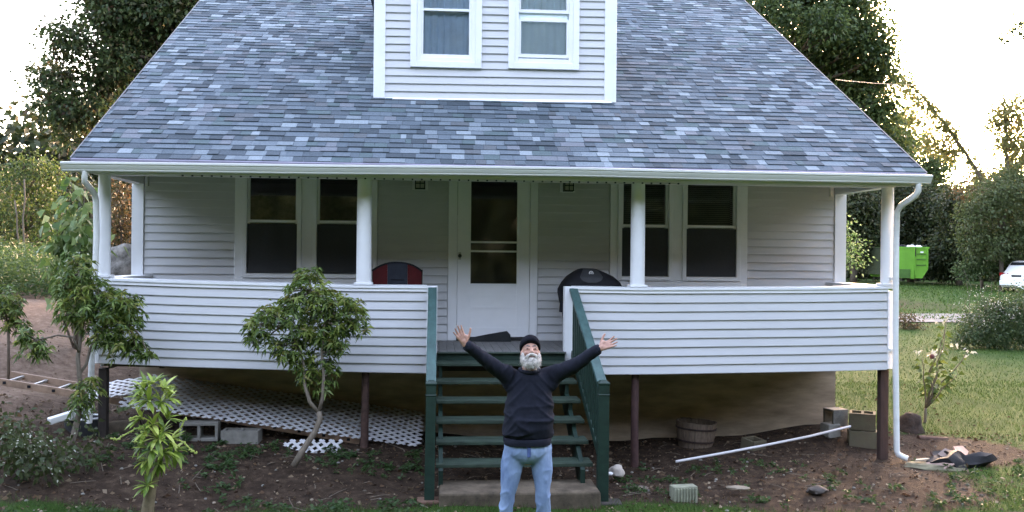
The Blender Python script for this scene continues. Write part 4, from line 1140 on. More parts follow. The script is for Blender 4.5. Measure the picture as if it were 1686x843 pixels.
# face pieces
for s in (-1, 1):
    he(MB(), hp(s*.031, .0835, .0105), (.0125, .006, .0042), 10).build('eye', mat('dark_eye', (.03, .018, .014), .25, .2), man, smooth=True)
    eb = MB(); capsule(eb, hp(s*.014, .089, .034), .0045, hp(s*.034, .086, .040), .0055); capsule(eb, hp(s*.034, .086, .040), .0055, hp(s*.052, .071, .034), .004)
    skinned(eb, 'eyebrow', mat('grey_brow', (.16, .14, .13), .9, .3, 60), man, .0022, 1)
capm = MB(); capsule(capm, hp(-.022, .0985, -.067), .004, hp(.022, .0985, -.067), .004)
skinned(capm, 'mouth', mat('reddish_lip', (.26, .09, .075), .5, .1), man, .002, 1)
bd = MB()
he(bd, hp(0, .052, -.098), (.062, .052, .050), 20); he(bd, hp(0, .060, -.112), (.054, .042, .040), 16); he(bd, hp(.010, .062, -.136), (.030, .024, .024))
for s in (-1, 1):
    he(bd, hp(s*.064, .022, -.060), (.027, .040, .058)); he(bd, hp(s*.046, .052, -.098), (.034, .036, .044)); he(bd, hp(s*.072, -.005, -.02), (.012, .022, .045)); he(bd, hp(s*.046, .046, -.110), (.028, .030, .038))
    capsule(bd, hp(s*.004, .108, -.046), .0105, hp(s*.036, .094, -.058), .0125); capsule(bd, hp(s*.036, .094, -.058), .0125, hp(s*.052, .070, -.085), .012)
def hairy(p):
    q = Vector(p) - Hc; a = math.atan2(q.x, -q.y)
    return .0045*noise.noise((a*9, q.z*9, 3)) + .0035*noise.noise((a*26, q.z*14, 7))
beard = skinned(bd, 'beard', M['beard'], man, .0036, 2, hairy)
# loose hairs
hv = []
me = beard.data; nv = len(me.vertices)
for i in nrg.integers(0, nv, 1100):
    v = me.vertices[int(i)]; p = np.array(v.co) + np.array(origin(man)); nrm = np.array(v.normal)
    if nrm[1] > .4: continue
    dn = norm((nrm*.5 + np.array((rng.gauss(0, .2), -.15, -1.0)))[None])[0]; sd = norm(np.cross(dn, nrm)[None])[0]*.0012; L = rng.uniform(.012, .03)
    hv += [p-sd, p+sd, p + dn*L + nrm*.004]
np_mesh('beard_hair', np.array(hv), 3, M['beard'], man, kind='stuff')
# beanie
rings = []
for j in range(13):
    t_ = j/12
    if j == 0: k1, h0 = .99, -.012
    elif j == 1: k1, h0 = 1.04, -.008
    elif j <= 3: k1, h0 = 1.05, .008*(j-1)
    else:
        a = (j-3)/9*math.pi/2*.985; k1 = 1.02*math.cos(a)**.85; h0 = .016 + .072*math.sin(a)
    rg = []
    for k in range(28):
        a = 2*math.pi*k/28; x = math.cos(a)*.088*k1; f = -.012 + math.sin(a)*.103*k1
        base_u = .074 + .22*(math.sin(a)*.103)*(1-j/12) - .020*abs(math.cos(a))**2*(1-j/12)
        w_ = 1 + .012*math.sin(a*14+j)*(1 if j > 3 else .3)
        rg.append(tuple(hp(x*w_, f*w_, base_u + h0)))
    rings.append(rg)
smooth_angle(MB().loft(rings).build('beanie', M['beanie'], man), 70)

# sweatshirt
sw = MB()
def oval(c, rx, ry, n=28, pw=.85):
    out = []
    for k in range(n):
        a = 2*math.pi*k/n; ca, sa = math.cos(a), math.sin(a)
        out.append((c.x+math.copysign(abs(ca)**pw, ca)*rx, c.y+math.copysign(abs(sa)**pw, sa)*ry, c.z))
    return out
zc = [(neck.z-.005, .070, .075, 0, .0), (neck.z-.035, .115, .095, 0, 0), (neck.z-.07, .152, .112, 0, 0), (chest.z, .176, .132, 0, -.005), (chest.z-.10, .188, .148, 0, -.012), (belly.z, .197, .165, -.004, -.02), (belly.z-.06, .200, .165, -.006, -.018), (hem.z+.03, .192, .155, -.008, -.01), (hem.z+.0, .184, .147, -.008, -.004)]
sw.loft([oval(Vector((chest.x+dx, chest.y+dy, z)), rx, ry) for z, rx, ry, dx, dy in zc])
for a, b_, c in ((shL, elL, wrL), (shR, elR, wrR)):
    chain(sw, [chest + (a-chest)*.62 + Vector((0, 0, .0)), a + Vector((0, 0, -.012)), a.lerp(b_, .5) + Vector((0, 0, -.012)), b_ + Vector((0, 0, -.006)), b_.lerp(c, .55), b_.lerp(c, .93)], [.096, .084, .066, .056, .047, .041], 16)
    capsule(sw, chest + (a-chest)*.45 + Vector((0, 0, -.05)), .092, a.lerp(b_, .18) + Vector((0, 0, -.045)), .06, 16)
def folds(p):
    x, y, z = float(p[0])-chest.x, float(p[1])-chest.y, float(p[2])-chest.z
    s = 1 if x > 0 else -1
    # creases running from the raised arms down into the chest
    q = (abs(x)*.9 + z*.75)
    cre = .022*((1-2*abs(noise.noise((q*12, (abs(x)*.75-z*.9)*2.6, s*4+y*2))))**3-.3) * min(1, max(0, .10+abs(x)*3.2)) * max(0, min(1, (.23-abs(x))/.07))
    arm = .006*noise.noise((abs(x)*34, z*10, y*10)) if abs(x) > .20 else 0
    low = .016*((1-2*abs(noise.noise((x*4, y*5, z*10+2))))**3-.3) * max(0, min(1, (-z)/.2))
    return cre + arm + low
sweat = skinned(sw, 'sweatshirt', M['sweater'], man, .009, 4, folds)
smooth_angle(MB().loft([oval(Vector((hem.x+.0, hem.y-.002, hem.z+dz)), rx, ry, 40) for dz, rx, ry in ((.005, .183, .148), (.0, .190, .153), (-.03, .188, .151), (-.048, .184, .147), (-.05, .172, .14))]).build('waist_rib', M['sweater'], man), 60)
nk = [tuple(neck + Vector((.078*math.cos(a), -.004+.080*math.sin(a), -.004 - .020*max(0, -math.sin(a))))) for a in [2*math.pi*k/24 for k in range(25)]]
MB().tube(nk, .014, 8).build('collar', M['sweater'], man, smooth=True)
for e, w_ in ((elL, wrL), (elR, wrR)):
    d = (w_-e).normalized()
    MB().tube([w_-d*.052, w_-d*.045, w_-d*.01, w_-d*.004], [.040, .043, .042, .034], 14).build('cuff', M['sweater'], man, smooth=True)

# jeans
jn = MB()
jn.ell(hem + Vector((0, .0, -.085)), (.183, .135, .13), None, 24)
for a, b_, c, s in ((hipL, knL, anL, -1), (hipR, knR, anR, 1)):
    chain(jn, [a + Vector((-s*.010, 0, .03)), a.lerp(b_, .35) + Vector((s*.004, 0, 0)), b_, b_.lerp(c, .5), c + Vector((0, 0, -.02))], [.098, .084, .057, .055, .064], 18)
def jfold(p):
    x, y, z = (float(k) for k in p)
    return .008*noise.noise((x*10, y*10, z*5)) + .012*((1-2*abs(noise.noise((x*9+z*4, y*6, z*8-x*9))))**3-.3)*max(.35, min(1, (.55-z)/.3)) + .002*noise.noise((x*40, y*40, z*40))
jeans = skinned(jn, 'jeans', M['denim'], man, .008, 4, jfold)
fly = MB().obox(hem + Vector((.0, -.143, -.085)), (.028, .012, .085), Matrix.Rotation(R(-8), 3, 'X')).build('fly', mat('dark_denim_fly', (.045, .085, .20), .85, .2, 20), man, bevel=.006)
for a in (anL, anR):
    s = MB(); capsule(s, a + Vector((0, .03, -.055)), .042, a + Vector((0, -.14, -.06)), .038); s.ell(a + Vector((0, -.05, -.04)), (.045, .09, .045))
    s = skinned(s, 'shoe', M['rubber'], man, .008, 3)

# ------------------------------------------------------------------ plants
def leaf_quads(P, D, L, W, droop=.25):
    """kite shaped leaves: base, side, tip, side"""
    n = len(P); P = np.asarray(P); D = norm(np.asarray(D, float))
    L = np.broadcast_to(np.asarray(L, float), (n,))[:, None]; W = np.broadcast_to(np.asarray(W, float), (n,))[:, None]
    S = norm(np.cross(D, unit(n))); dn = np.array([0, 0, -1.])
    q = np.empty((n, 4, 3))
    q[:, 0] = P; q[:, 1] = P + D*L*.45 + S*W*.5 - dn*W*.1
    q[:, 2] = P + D*L + dn*L*droop; q[:, 3] = P + D*L*.45 - S*W*.5 - dn*W*.1
    return q
def in_ball(n, c, r, p=.42):
    d = unit(n); rr = nrg.random(n)**p
    return np.asarray(c) + d*rr[:, None]*np.asarray(r)

def crown_quads(blobs, dens, leaf, clump=.22, per=16, flat=.75):
    """leaves bunched into clumps so that gaps of sky stay between them"""
    out = []
    for c, r in blobs:
        c = np.array(c); rv = np.array((r, r*1.1, r*.92))
        k = max(3, int(dens*r*r))
        cc = in_ball(k, c, rv, .5)
        P = np.repeat(cc, per, 0) + nrg.normal(size=(k*per, 3))*np.array((clump, clump, clump*flat))
        D = P - np.repeat(cc, per, 0) + unit(len(P))*.25*clump*2 + np.array((0, 0, -.1*clump))
        out.append(leaf_quads(P, D, leaf*nrg.uniform(.7, 1.3, len(P)), leaf*nrg.uniform(.5, .85, len(P))))
    return np.concatenate(out)

def limb(mb, p, q, r0, r1, wob=.06, n=5):
    p, q = Vector(p), Vector(q); L = (q-p).length
    pts = [p.lerp(q, i/n) + (Vector((rng.gauss(0, 1), rng.gauss(0, 1), rng.gauss(0, .6)))*L*wob*math.sin(math.pi*i/n) if 0 < i < n else Vector()) for i in range(n+1)]
    mb.tube(pts, [r0+(r1-r0)*i/n for i in range(n+1)], 7)

M['bark'] = mat('grey_brown_bark', (.075, .06, .048), .9, .35, 9, .5, 30, .15, stretch=(4, 4, .8))
M['palebark'] = mat('pale_stem_bark', (.16, .13, .10), .9, .3, 12, .3, 40, .15, stretch=(4, 4, .8))
LM = {
 'maple': leaf_mat('maple_leaves', [(.018,.034,.013), (.028,.052,.018), (.04,.07,.022), (.06,.085,.026), (.065,.04,.022)], .3),
 'mapler': leaf_mat('sunlit_maple_leaves', [(.020,.040,.015), (.034,.064,.021), (.055,.09,.027), (.085,.115,.034)], .35),
 'dark': leaf_mat('dark_woodland_leaves', [(.012,.020,.009), (.02,.034,.012), (.034,.05,.016), (.055,.05,.02)], .25),
 'vine': leaf_mat('yellow_green_vine_leaves', [(.024,.052,.014), (.04,.075,.02), (.07,.11,.03), (.035,.06,.017)], .4),
 'front': leaf_mat('facing_wood_leaves', [(.018,.028,.014), (.026,.038,.020), (.036,.05,.027)], .1),
 'glow': leaf_mat('thin_sunlit_leaves', [(.07,.09,.025), (.11,.125,.04), (.15,.14,.06), (.06,.08,.03)], .5),
 'muted': leaf_mat('muted_olive_leaves', [(.034,.055,.02), (.048,.072,.025), (.068,.09,.034), (.042,.055,.026)], .35),
 'weed': leaf_mat('tall_weed_leaves', [(.022,.058,.018), (.034,.078,.024), (.055,.105,.034), (.03,.065,.02)], .35),
 'big': leaf_mat('broad_pale_leaves', [(.05,.11,.025), (.085,.16,.04), (.14,.22,.075), (.30,.36,.18)], .4, .4),
 'shrub': leaf_mat('glossy_shrub_leaves', [(.032,.068,.016), (.06,.115,.026), (.105,.17,.038), (.17,.235,.06)], .25, .38),
 'shruby': leaf_mat('yellowish_shrub_leaves', [(.09,.14,.026), (.15,.215,.042), (.23,.275,.065), (.17,.14,.04)], .3, .4),
 'bush': leaf_mat('small_dark_bush_leaves', [(.022,.045,.015), (.035,.068,.022), (.05,.085,.03), (.085,.115,.05)], .3),
 'red': leaf_mat('rusty_autumn_leaves', [(.05,.05,.018), (.09,.055,.025), (.035,.045,.016), (.12,.08,.04)], .35),
 'petal': leaf_mat('whitish_petals', [(.45,.45,.38), (.55,.55,.48), (.35,.37,.26)], .3),
 'grass': leaf_mat('grass_blades', [(.015,.048,.007), (.026,.072,.011), (.042,.10,.017), (.062,.112,.025)], .3),
 'litter': leaf_mat('dead_leaves', [(.085,.045,.024), (.13,.078,.044), (.055,.032,.02), (.17,.115,.07), (.25,.19,.13)], .1, .8),
}

def tree(name, label, base, tops, blobs, leaf, lm, dens=26, r=.2, group=None, per=16, clump=.22, cat='tree', bark='bark'):
    base = (base[0], base[1], gz(base[0], base[1])-.1)
    t_ = thing(name, label, cat, base, group)
    if tops:
        tk = MB(); prev = base; rr = r
        for i, tp in enumerate(tops):
            r2 = r*(1-.75*(i+1)/len(tops)); limb(tk, prev, tp, rr, r2, .03); prev = tp; rr = r2
        nodes = [Vector(base).lerp(Vector(tops[0]), .7)] + [Vector(p) for p in tops]
        for c, rad in blobs:
            nd = min(nodes, key=lambda p: (p-Vector(c)).length + (2 if p.z > c[2] else 0))
            limb(tk, nd, c, r*.35, r*.06, .07)
            for _ in range(3):
                limb(tk, Vector(c).lerp(nd, .25), Vector(c)+Vector((rng.uniform(-1, 1), rng.uniform(-1, 1), rng.uniform(-.3, 1)))*rad*.8, r*.12, r*.03, .08, 3)
        tk.build('trunk', M[bark], t_, smooth=True)
    q = crown_quads(blobs, dens, leaf, clump, per)
    np_mesh('crown', q.reshape(-1, 3), 4, LM[lm], t_)
    return t_

# big maple behind the house, left
ML = [((-8.729, 11.000, 6.838), .50), ((-9.208, 11.500, 6.142), .48), ((-8.906, 11.000, 5.328), .50), ((-8.637, 11.500, 5.141), .38), ((-8.670, 11.000, 4.646), .22), ((-8.355, 12.000, 5.912), .55), ((-8.242, 11.000, 5.369), .42), ((-7.762, 12.000, 7.317), .85),
      ((-7.993, 11.500, 6.376), .62), ((-7.230, 12.500, 7.737), .95), ((-7.487, 12.000, 6.768), .7), ((-6.615, 12.000, 7.910), .9), ((-8.041, 12.000, 8.281), .9), ((-6.896, 12.500, 9.175), 1.1), ((-8.072, 11.500, 7.731), .55), ((-7.709, 13.000, 6.102), .6), ((-6.564, 13.500, 7.561), .8), ((-5.843, 13.500, 8.630), 1.2)]
tree('maple_tree', 'tall dark maple with reddish leaf edges rising behind the roof over the ladder side', (-5.4, 13.6, 0), [(-5.6, 13.4, 3.5), (-5.9, 13, 6), (-6.1, 12.6, 8.2)], ML, .115, 'maple', 270, .24, None, 16, .17)
MR = [((7.540, 13.000, 8.393), .75), ((9.021, 14.000, 8.854), .95), ((9.960, 13.500, 8.674), .85), ((10.254, 13.000, 7.856), .6), ((9.864, 14.000, 7.751), .9), ((9.235, 14.500, 7.924), .9), ((10.666, 13.500, 7.030), .55), ((10.209, 14.000, 6.629), .75), ((10.642, 13.000, 6.080), .5), ((10.400, 13.500, 5.676), .6),
      ((10.892, 13.000, 5.230), .45), ((8.514, 14.000, 9.883), 1.1), ((10.177, 14.000, 9.941), 1.0), ((7.449, 14.500, 9.834), 1.0), ((10.548, 13.000, 7.398), .4), ((10.313, 15.000, 7.139), .7), ((8.883, 12.500, 8.080), .5)]
tree('maple_tree', 'large bushy green maple rising behind the roof on the dumpster side', (7.6, 15.2, 0), [(7.5, 15, 3.2), (7.4, 14.8, 6), (7.2, 14.6, 8.5)], MR, .115, 'mapler', 280, .26, None, 16, .17)

# trees beyond the lawn
tv = [(31.446, 40.000, 3.250), (29.882, 40.000, 6.457), (28.729, 40.000, 8.234), (27.512, 40.000, 9.800), (26.229, 40.000, 11.292), (25.062, 40.000, 12.342)]
lt_ = thing('leaning_tree', 'thin bare leaning trunk wrapped in vine leaves against the bright sky', 'tree', (tv[0][0]+1, tv[0][1], gz(tv[0][0], tv[0][1])))
tk = MB(); tk.tube([(tv[0][0]+1, tv[0][1], gz(tv[0][0], tv[0][1])-.1)] + tv, [.2, .17, .13, .10, .08, .06, .03], 7)
for a_, b_ in (((29.088, 40.000, 7.800), (28.131, 40.500, 8.175)), ((27.833, 40.000, 9.469), (28.536, 40.000, 9.822)), ((28.193, 40.000, 8.799), (26.959, 40.000, 8.606)), ((26.941, 40.000, 10.464), (27.643, 40.000, 10.818)), ((29.449, 40.000, 7.128), (30.223, 40.000, 7.923))): limb(tk, a_, b_, .05, .02)
tk.build('trunk', M['bark'], lt_, smooth=True)
q = crown_quads([((25.099, 40.000, 12.107), .5), ((25.594, 40.000, 11.614), .5), ((26.161, 40.000, 11.121), .55), ((26.765, 40.000, 10.460), .6), ((27.300, 40.000, 9.796), .65), ((27.941, 40.000, 9.234), .5), ((28.479, 40.000, 8.466), .4), ((29.089, 40.000, 7.699), .35), ((26.064, 41.000, 10.252), .6), ((27.331, 41.000, 8.902), .7), ((28.235, 41.000, 8.403), .6), ((29.630, 40.000, 6.792), .3)], 90, .17, .17, 14)
np_mesh('crown', q.reshape(-1, 3), 4, LM['glow'], lt_)
tree('woodland_tree', 'vine draped tree standing just beyond the roof corner and gutter end', ((33.970, 55.000, 1.728)), [(33.923, 55.000, 6.545), (33.665, 55.000, 9.607)],
     [((33.429, 55.000, 10.478), 1.4), ((32.817, 56.000, 8.807), 1.7), ((34.817, 55.000, 8.531), 1.5), ((34.010, 55.000, 6.985), 1.7), ((36.449, 56.000, 6.863), 1.3), ((36.051, 56.000, 9.531), 1.0), ((33.015, 56.000, 12.140), 1.2), ((31.653, 56.000, 10.116), 1.6)], .21, 'mapler', 80, .22, None, 14, .34)
tree('sunlit_tree', 'thin glowing tree with upright stems against the low sun', ((31.446, 40.000, 3.250)), [(31.305, 40.000, 6.650), (31.022, 40.000, 10.045), (30.935, 40.000, 11.675)],
     [((30.840, 40.000, 10.381), .8), ((31.987, 40.000, 10.066), .9), ((31.283, 40.000, 8.962), .9), ((32.949, 41.000, 8.491), .9), ((30.489, 40.000, 9.864), .5), ((31.009, 40.000, 11.405), .4), ((32.118, 40.000, 11.261), .5), ((31.583, 40.000, 7.505), .8)], .19, 'glow', 85, .14, None, 12, .24)
tree('small_tree', 'small rusty leaved tree between the leaning trunk and the glowing tree', ((30.989, 42.000, 3.272)), [(30.955, 42.000, 6.800)], [((31.011, 42.000, 8.565), .45), ((30.728, 42.000, 7.325), .7), ((31.398, 42.000, 6.807), .7), ((30.297, 42.000, 6.084), .8)], .17, 'red', 55, .1, None, 12, .24)
tree('vine_mound', 'broad mound of olive vines over saplings behind the parked car', ((29.028, 37.000, 1.905)), [(29.009, 37.000, 3.822), (29.158, 37.000, 5.742)],
     [((28.657, 37.000, 5.575), 1.3), ((27.495, 37.000, 4.761), 1.0), ((30.167, 37.000, 5.597), 1.4), ((29.749, 37.000, 3.671), 1.4), ((28.178, 37.000, 3.174), 1.2), ((30.693, 37.000, 3.522), 1.3), ((27.935, 38.000, 3.673), .8), ((29.783, 38.000, 6.796), .7), ((29.940, 39.000, 2.155), .9), ((31.690, 39.000, 2.237), 1.0), ((30.385, 38.500, 2.558), .9)], .16, 'muted', 75, .14, None, 16, .24, 'shrub')
tree('woodland_tree', 'dark woodland tree directly behind the green dumpster', ((31.936, 52.000, 1.747)), [(31.911, 52.000, 4.252), (31.670, 52.000, 6.754)],
     [((31.023, 52.000, 6.328), 1.9), ((33.422, 52.000, 5.526), 1.9), ((31.913, 52.000, 4.044), 1.8), ((30.680, 53.000, 3.841), 1.7), ((33.963, 51.000, 3.838), 1.7), ((30.000, 53.000, 5.948), 1.8)],   .22, 'dark', 95, .25, None, 14, .4)
tree('woodland_tree', 'dark woodland tree seen through the porch end opening', ((26.910, 50.000, 1.728)), [(26.882, 50.000, 4.542), (26.863, 50.000, 6.552)],
     [((26.659, 50.000, 6.147), 1.8), ((27.920, 50.000, 4.958), 1.6), ((26.474, 50.000, 3.734), 1.6), ((27.731, 50.000, 2.943), 1.3), ((25.421, 50.000, 5.327), 1.6)], .22, 'dark', 90, .25, None, 14, .38)
tree('woodland_tree', 'dark leafy tree between the dumpster and the olive vine mound', ((31.934, 46.000, 1.631)), [(31.914, 46.000, 3.715), (31.895, 46.000, 5.610)],
     [((31.697, 46.000, 5.607), 1.3), ((32.308, 46.000, 3.909), 1.4), ((31.327, 46.000, 2.951), 1.3), ((32.718, 46.000, 2.586), 1.2), ((31.305, 47.000, 1.995), .9)], .2, 'dark', 105, .2, None, 14, .36)
tree('ivy_bank', 'dark bank of ivy along the far lawn edge behind the green dumpster', ((32.225, 49.000, 1.467)), None,
     [((31.360, 53.000, 1.730), .8), ((31.934, 52.000, 1.956), 1.0), ((32.147, 50.000, 1.773), .8), ((32.637, 49.000, 1.870), .9), ((33.098, 48.000, 1.727), .8), ((33.115, 51.000, 2.593), 1.0), ((33.829, 50.000, 2.681), 1.0), ((29.862, 54.000, 1.705), .9), ((28.530, 54.000, 1.608), .9)], .17, 'dark', 90, .1, None, 14, .28, 'ivy')
tree('dark_shrub', 'low dark green shrub on the lawn next to the parked car', ((28.300, 38.000, 1.170)), None,
     [((27.851, 38.000, 1.818), .6), ((28.462, 38.000, 2.083), .7), ((29.594, 39.000, 1.886), .6), ((28.153, 38.000, 2.276), .45), ((27.547, 38.000, 1.555), .4)], .13, 'bush', 150, .1, None, 14, .2, 'shrub')
tree('pale_shrub', 'pale leaved shrub glimpsed between the back post and the front column', ((14.704, 24.000, 1.940)), None, [((14.621, 24.000, 3.195), .3), ((14.862, 24.000, 2.741), .42), ((14.654, 24.000, 2.282), .35), ((15.057, 24.000, 2.172), .3), ((14.569, 24.000, 3.765), .2)], .11, 'big', 110, .1, None, 10, .18, 'shrub')

# bush with pale flecks on the lawn
tree('round_bush', 'round dark green bush with pale flecks beside the gravel drive', ((12.653, 11.300, 0.113)), None,
     [((12.221, 11.300, 0.621), .55), ((13.028, 11.300, 0.798), .62), ((11.712, 11.000, 0.427), .32), ((12.538, 11.000, 0.358), .45), ((13.414, 11.300, 0.552), .6), ((12.768, 11.500, 1.048), .4), ((13.605, 11.600, 1.194), .5)], .065, 'bush', 480, .1, None, 14, .10, 'shrub')
fq = crown_quads([((12.032, 11.300, 1.274), .35), ((12.766, 11.500, 1.268), .35), ((13.385, 11.500, 1.198), .35), ((12.157, 11.000, 0.930), .45), ((12.757, 11.000, 1.076), .5)], 45, .035, .12, 8)
sp = thing('flowering_sprays', 'loose sprays of tiny whitish blossom standing above the round bush', 'flowers', (12.838, 11.600, 0.305))
np_mesh('blossom', fq.reshape(-1, 3), 4, LM['petal'], sp)
gq = crown_quads([((12.034, 11.300, 1.128), .3), ((12.767, 11.500, 1.195), .35), ((13.385, 11.500, 1.124), .3)], 60, .05, .14, 8); np_mesh('foliage', gq.reshape(-1, 3), 4, LM['weed'], sp)
stm = MB()
for u in range(14):
    p = Vector((12.713, 11.400, 0.322)) + Vector((rng.uniform(-.7, .7), rng.uniform(-.2, .2), 0)); limb(stm, p, p+Vector((rng.uniform(-.3, .3), rng.uniform(-.1, .1), rng.uniform(.9, 1.7))), .008, .003, .05, 4)
stm.build('stem', M['palebark'], sp)
tree('small_bush', 'small brownish green bush low beside the white downspout', ((12.896, 16.000, 0.123)), None, [((12.857, 16.000, 0.404), .34), ((13.096, 16.000, 0.299), .26), ((12.797, 16.100, 0.573), .26), ((12.898, 15.900, 0.183), .26)], .07, 'red', 240, .1, None, 12, .1, 'shrub')

# young shrub with one big white bloom
ys = thing('young_shrub', 'young open shrub with three stems and one big white flower', 'shrub', (5.928, 2.200, -0.038))
stm = MB(); yb = Vector((5.928, 2.200, -0.055)); tips = [(6.220, 2.200, 1.256), (6.210, 2.300, 0.784), (6.301, 2.000, 0.696), (5.893, 2.200, 0.879), (6.252, 2.200, 1.465), (6.504, 2.100, 1.015)]
fork = Vector((5.951, 2.200, 0.195)); limb(stm, yb, fork, .022, .018, .02, 3)
leafP, leafD = [], []
for tp in tips:
    limb(stm, fork, tp, .014, .004, .03, 5)
    for k in range(26):
        u = .25+.75*k/26; p = fork.lerp(Vector(tp), u); a_ = rng.uniform(0, 6.28); d = Vector((math.cos(a_), math.sin(a_), rng.uniform(-.3, .4)))
        leafP.append(p + d*.03); leafD.append(d)
stm.build('stem', M['palebark'], ys, smooth=True)
n = len(leafP); np_mesh('foliage', leaf_quads(np.array(leafP), np.array(leafD), nrg.uniform(.07, .13, n), nrg.uniform(.045, .075, n), .35).reshape(-1, 3), 4, LM['shrub'], ys)
fc = Vector((5.912, 2.000, 0.959)); pet = []
for k in range(9):
    a_ = 2*math.pi*k/9; d = Vector((math.cos(a_), -.35, math.sin(a_))); pet.append((fc, d))
fl = MB(); 
np_mesh('flower', leaf_quads(np.array([p for p, d in pet]), np.array([d for p, d in pet]), .085, .075, .1).reshape(-1, 3), 4, LM['petal'], ys)
MB().ell(fc+Vector((.0, -.03, -.03)), (.035, .03, .035)).build('flower_heart', mat('dull_red_flower_heart', (.16, .05, .05), .8, .3, 30), ys, smooth=True)
wt = []
for c, r in (((6.166, 2.200, 1.423), .12), ((6.330, 2.100, 1.056), .14), ((6.522, 2.100, 0.957), .08), ((5.840, 2.200, 0.963), .05)): wt.append(in_ball(9, c, (r, r, r*.6)))
wt = np.concatenate(wt); np_mesh('pale_tip_leaves', leaf_quads(wt, unit(len(wt)), .06, .035).reshape(-1, 3), 4, LM['petal'], ys)

# left background
tree('vine_tree', 'bushy yellow green vine covered tree with two pale stems behind the tall weeds', ((-12.053, 17.000, 1.964)), [(-12.109, 17.000, 2.808), (-12.070, 17.000, 3.822)],
     [((-11.799, 17.000, 4.367), .6), ((-12.285, 17.000, 4.190), .65), ((-11.581, 17.000, 3.744), .55), ((-12.471, 17.000, 3.310), .7), ((-11.852, 17.000, 3.064), .6), ((-12.658, 17.000, 2.464), .55), ((-11.375, 17.000, 4.340), .25), ((-11.673, 17.000, 4.758), .3), ((-11.333, 17.000, 3.325), .5), ((-12.160, 17.000, 4.698), .3), ((-11.521, 17.000, 2.561), .45)], .09, 'vine', 130, .09, None, 14, .13)
sm = MB(); limb(sm, (-11.828, 16.200, 1.512), (-12.068, 16.200, 3.606), .03, .02, .012); limb(sm, (-11.734, 16.200, 1.513), (-11.822, 16.200, 4.183), .03, .02, .012)
so = thing('bare_sapling', 'two thin pale bare stems in front of the vine covered tree', 'sapling', (-11.785, 16.200, 1.971)); sm.build('stem', M['palebark'], so, smooth=True)
tree('woodland_tree', 'dark tree filling the picture edge behind the vine covered tree', ((-15.865, 24.000, 2.101)), [(-15.879, 24.000, 3.583)], [((-15.988, 24.000, 4.429), .9), ((-15.573, 24.000, 3.588), .9), ((-15.260, 24.000, 2.743), .8), ((-16.486, 24.000, 3.364), 1.0), ((-14.440, 24.000, 2.540), .7)], .15, 'dark', 80, .16, None, 14, .22)
tree('woodland_tree', 'shady tree behind the broad leaved bush, next to the downspout elbow', ((-12.576, 22.000, 2.131)), [(-12.587, 22.000, 3.336)], [((-12.928, 22.000, 4.535), .6), ((-12.399, 22.000, 3.941), .7), ((-12.877, 22.000, 3.232), .7), ((-12.100, 22.000, 3.141), .6), ((-12.483, 22.000, 2.534), .6), ((-11.817, 22.000, 4.050), .5)], .14, 'dark', 90, .14, None, 14, .2)
tree('rusty_shrub', 'rusty leaved shrub seen between the front column and the back post', ((-7.113, 9.500, 1.929)), [(-7.120, 9.500, 2.669)], [((-7.126, 9.500, 3.224), .4), ((-7.216, 9.500, 2.730), .4), ((-7.069, 9.800, 2.552), .35), ((-7.161, 9.600, 3.539), .35), ((-7.295, 9.500, 2.174), .3), ((-7.100, 10.000, 3.062), .35)], .075, 'red', 190, .05, None, 12, .1, 'shrub')
bl = thing('broad_leaf_bush', 'tall bush with large pale green leaves standing before the downspout', 'bush', (-6.071, 4.200, 2.003))
P = []; stm = MB(); bb = Vector((-6.070, 4.200, 1.868)); bb.z = gz(bb.x, bb.y)-.05
for tp in ((-6.144, 4.200, 3.259), (-5.952, 4.200, 3.172), (-6.296, 4.200, 2.898), (-5.932, 4.400, 2.822), (-6.286, 4.000, 2.622), (-5.925, 3.900, 2.624), (-5.815, 4.200, 2.455), (-6.147, 4.000, 2.359)):
    limb(stm, bb, tp, .018, .005, .05)
    for k in range(90):
        u = .40+.62*k/90; P.append(bb.lerp(Vector(tp), u) + Vector((rng.gauss(0, .11), rng.gauss(0, .14), rng.gauss(0, .06))))
stm.build('stem', M['palebark'], bl, smooth=True)
n = len(P); D_ = unit(n)*np.array((1, 1, .4)) + np.array((0, -.5, -.5))
np_mesh('foliage', leaf_quads(np.array(P), D_, nrg.uniform(.10, .20, n), nrg.uniform(.08, .15, n), .35).reshape(-1, 3), 4, LM['big'], bl)

# tall weeds left of the house: nobody could count them
wp_ = []
for i in range(5200):
    x = rng.uniform(-16.5, -6.3); y = rng.uniform(9.6, 15.5)
    if y < 9.6 + .35*max(0, -9-x)*0 : continue
    z = gz(x, y); h = rng.uniform(.5, 1.15)
    for k in range(9):
        u = .15+.85*k/9; wp_.append((x+rng.gauss(0, .07), y+rng.gauss(0, .07), z+h*u))
wp_ = np.array(wp_); D_ = unit(len(wp_))*np.array((1, 1, .6)) + np.array((0, 0, .45))
tag(np_mesh('weeds', leaf_quads(wp_, D_, nrg.uniform(.09, .19, len(wp_)), nrg.uniform(.02, .045, len(wp_)), .25).reshape(-1, 3), 4, LM['weed'], None), 'bank of tall green weeds at the top of the bare slope', None, kind='stuff')

# rosette plants: whorls of narrow leaves at the twig ends ------------------
def rosettes(tips, nleaf, L, W, spread=.55, droop=.35, axis=(0, -.15, 1)):
    P, D = [], []
    for c, ax in tips:
        ax = Vector(ax).normalized(); s = ax.orthogonal().normalized(); s2 = ax.cross(s)
        for k in range(nleaf):
            a_ = 2.4*k + rng.uniform(-.3, .3); lift = rng.uniform(-.25, spread)
            P.append(Vector(c) + ax*rng.uniform(-.03, .02)); D.append((s*math.cos(a_) + s2*math.sin(a_)) + ax*lift)
    n = len(P)
    return leaf_quads(np.array(P), np.array(D), L*nrg.uniform(.65, 1.15, n), W*nrg.uniform(.8, 1.15, n), droop)

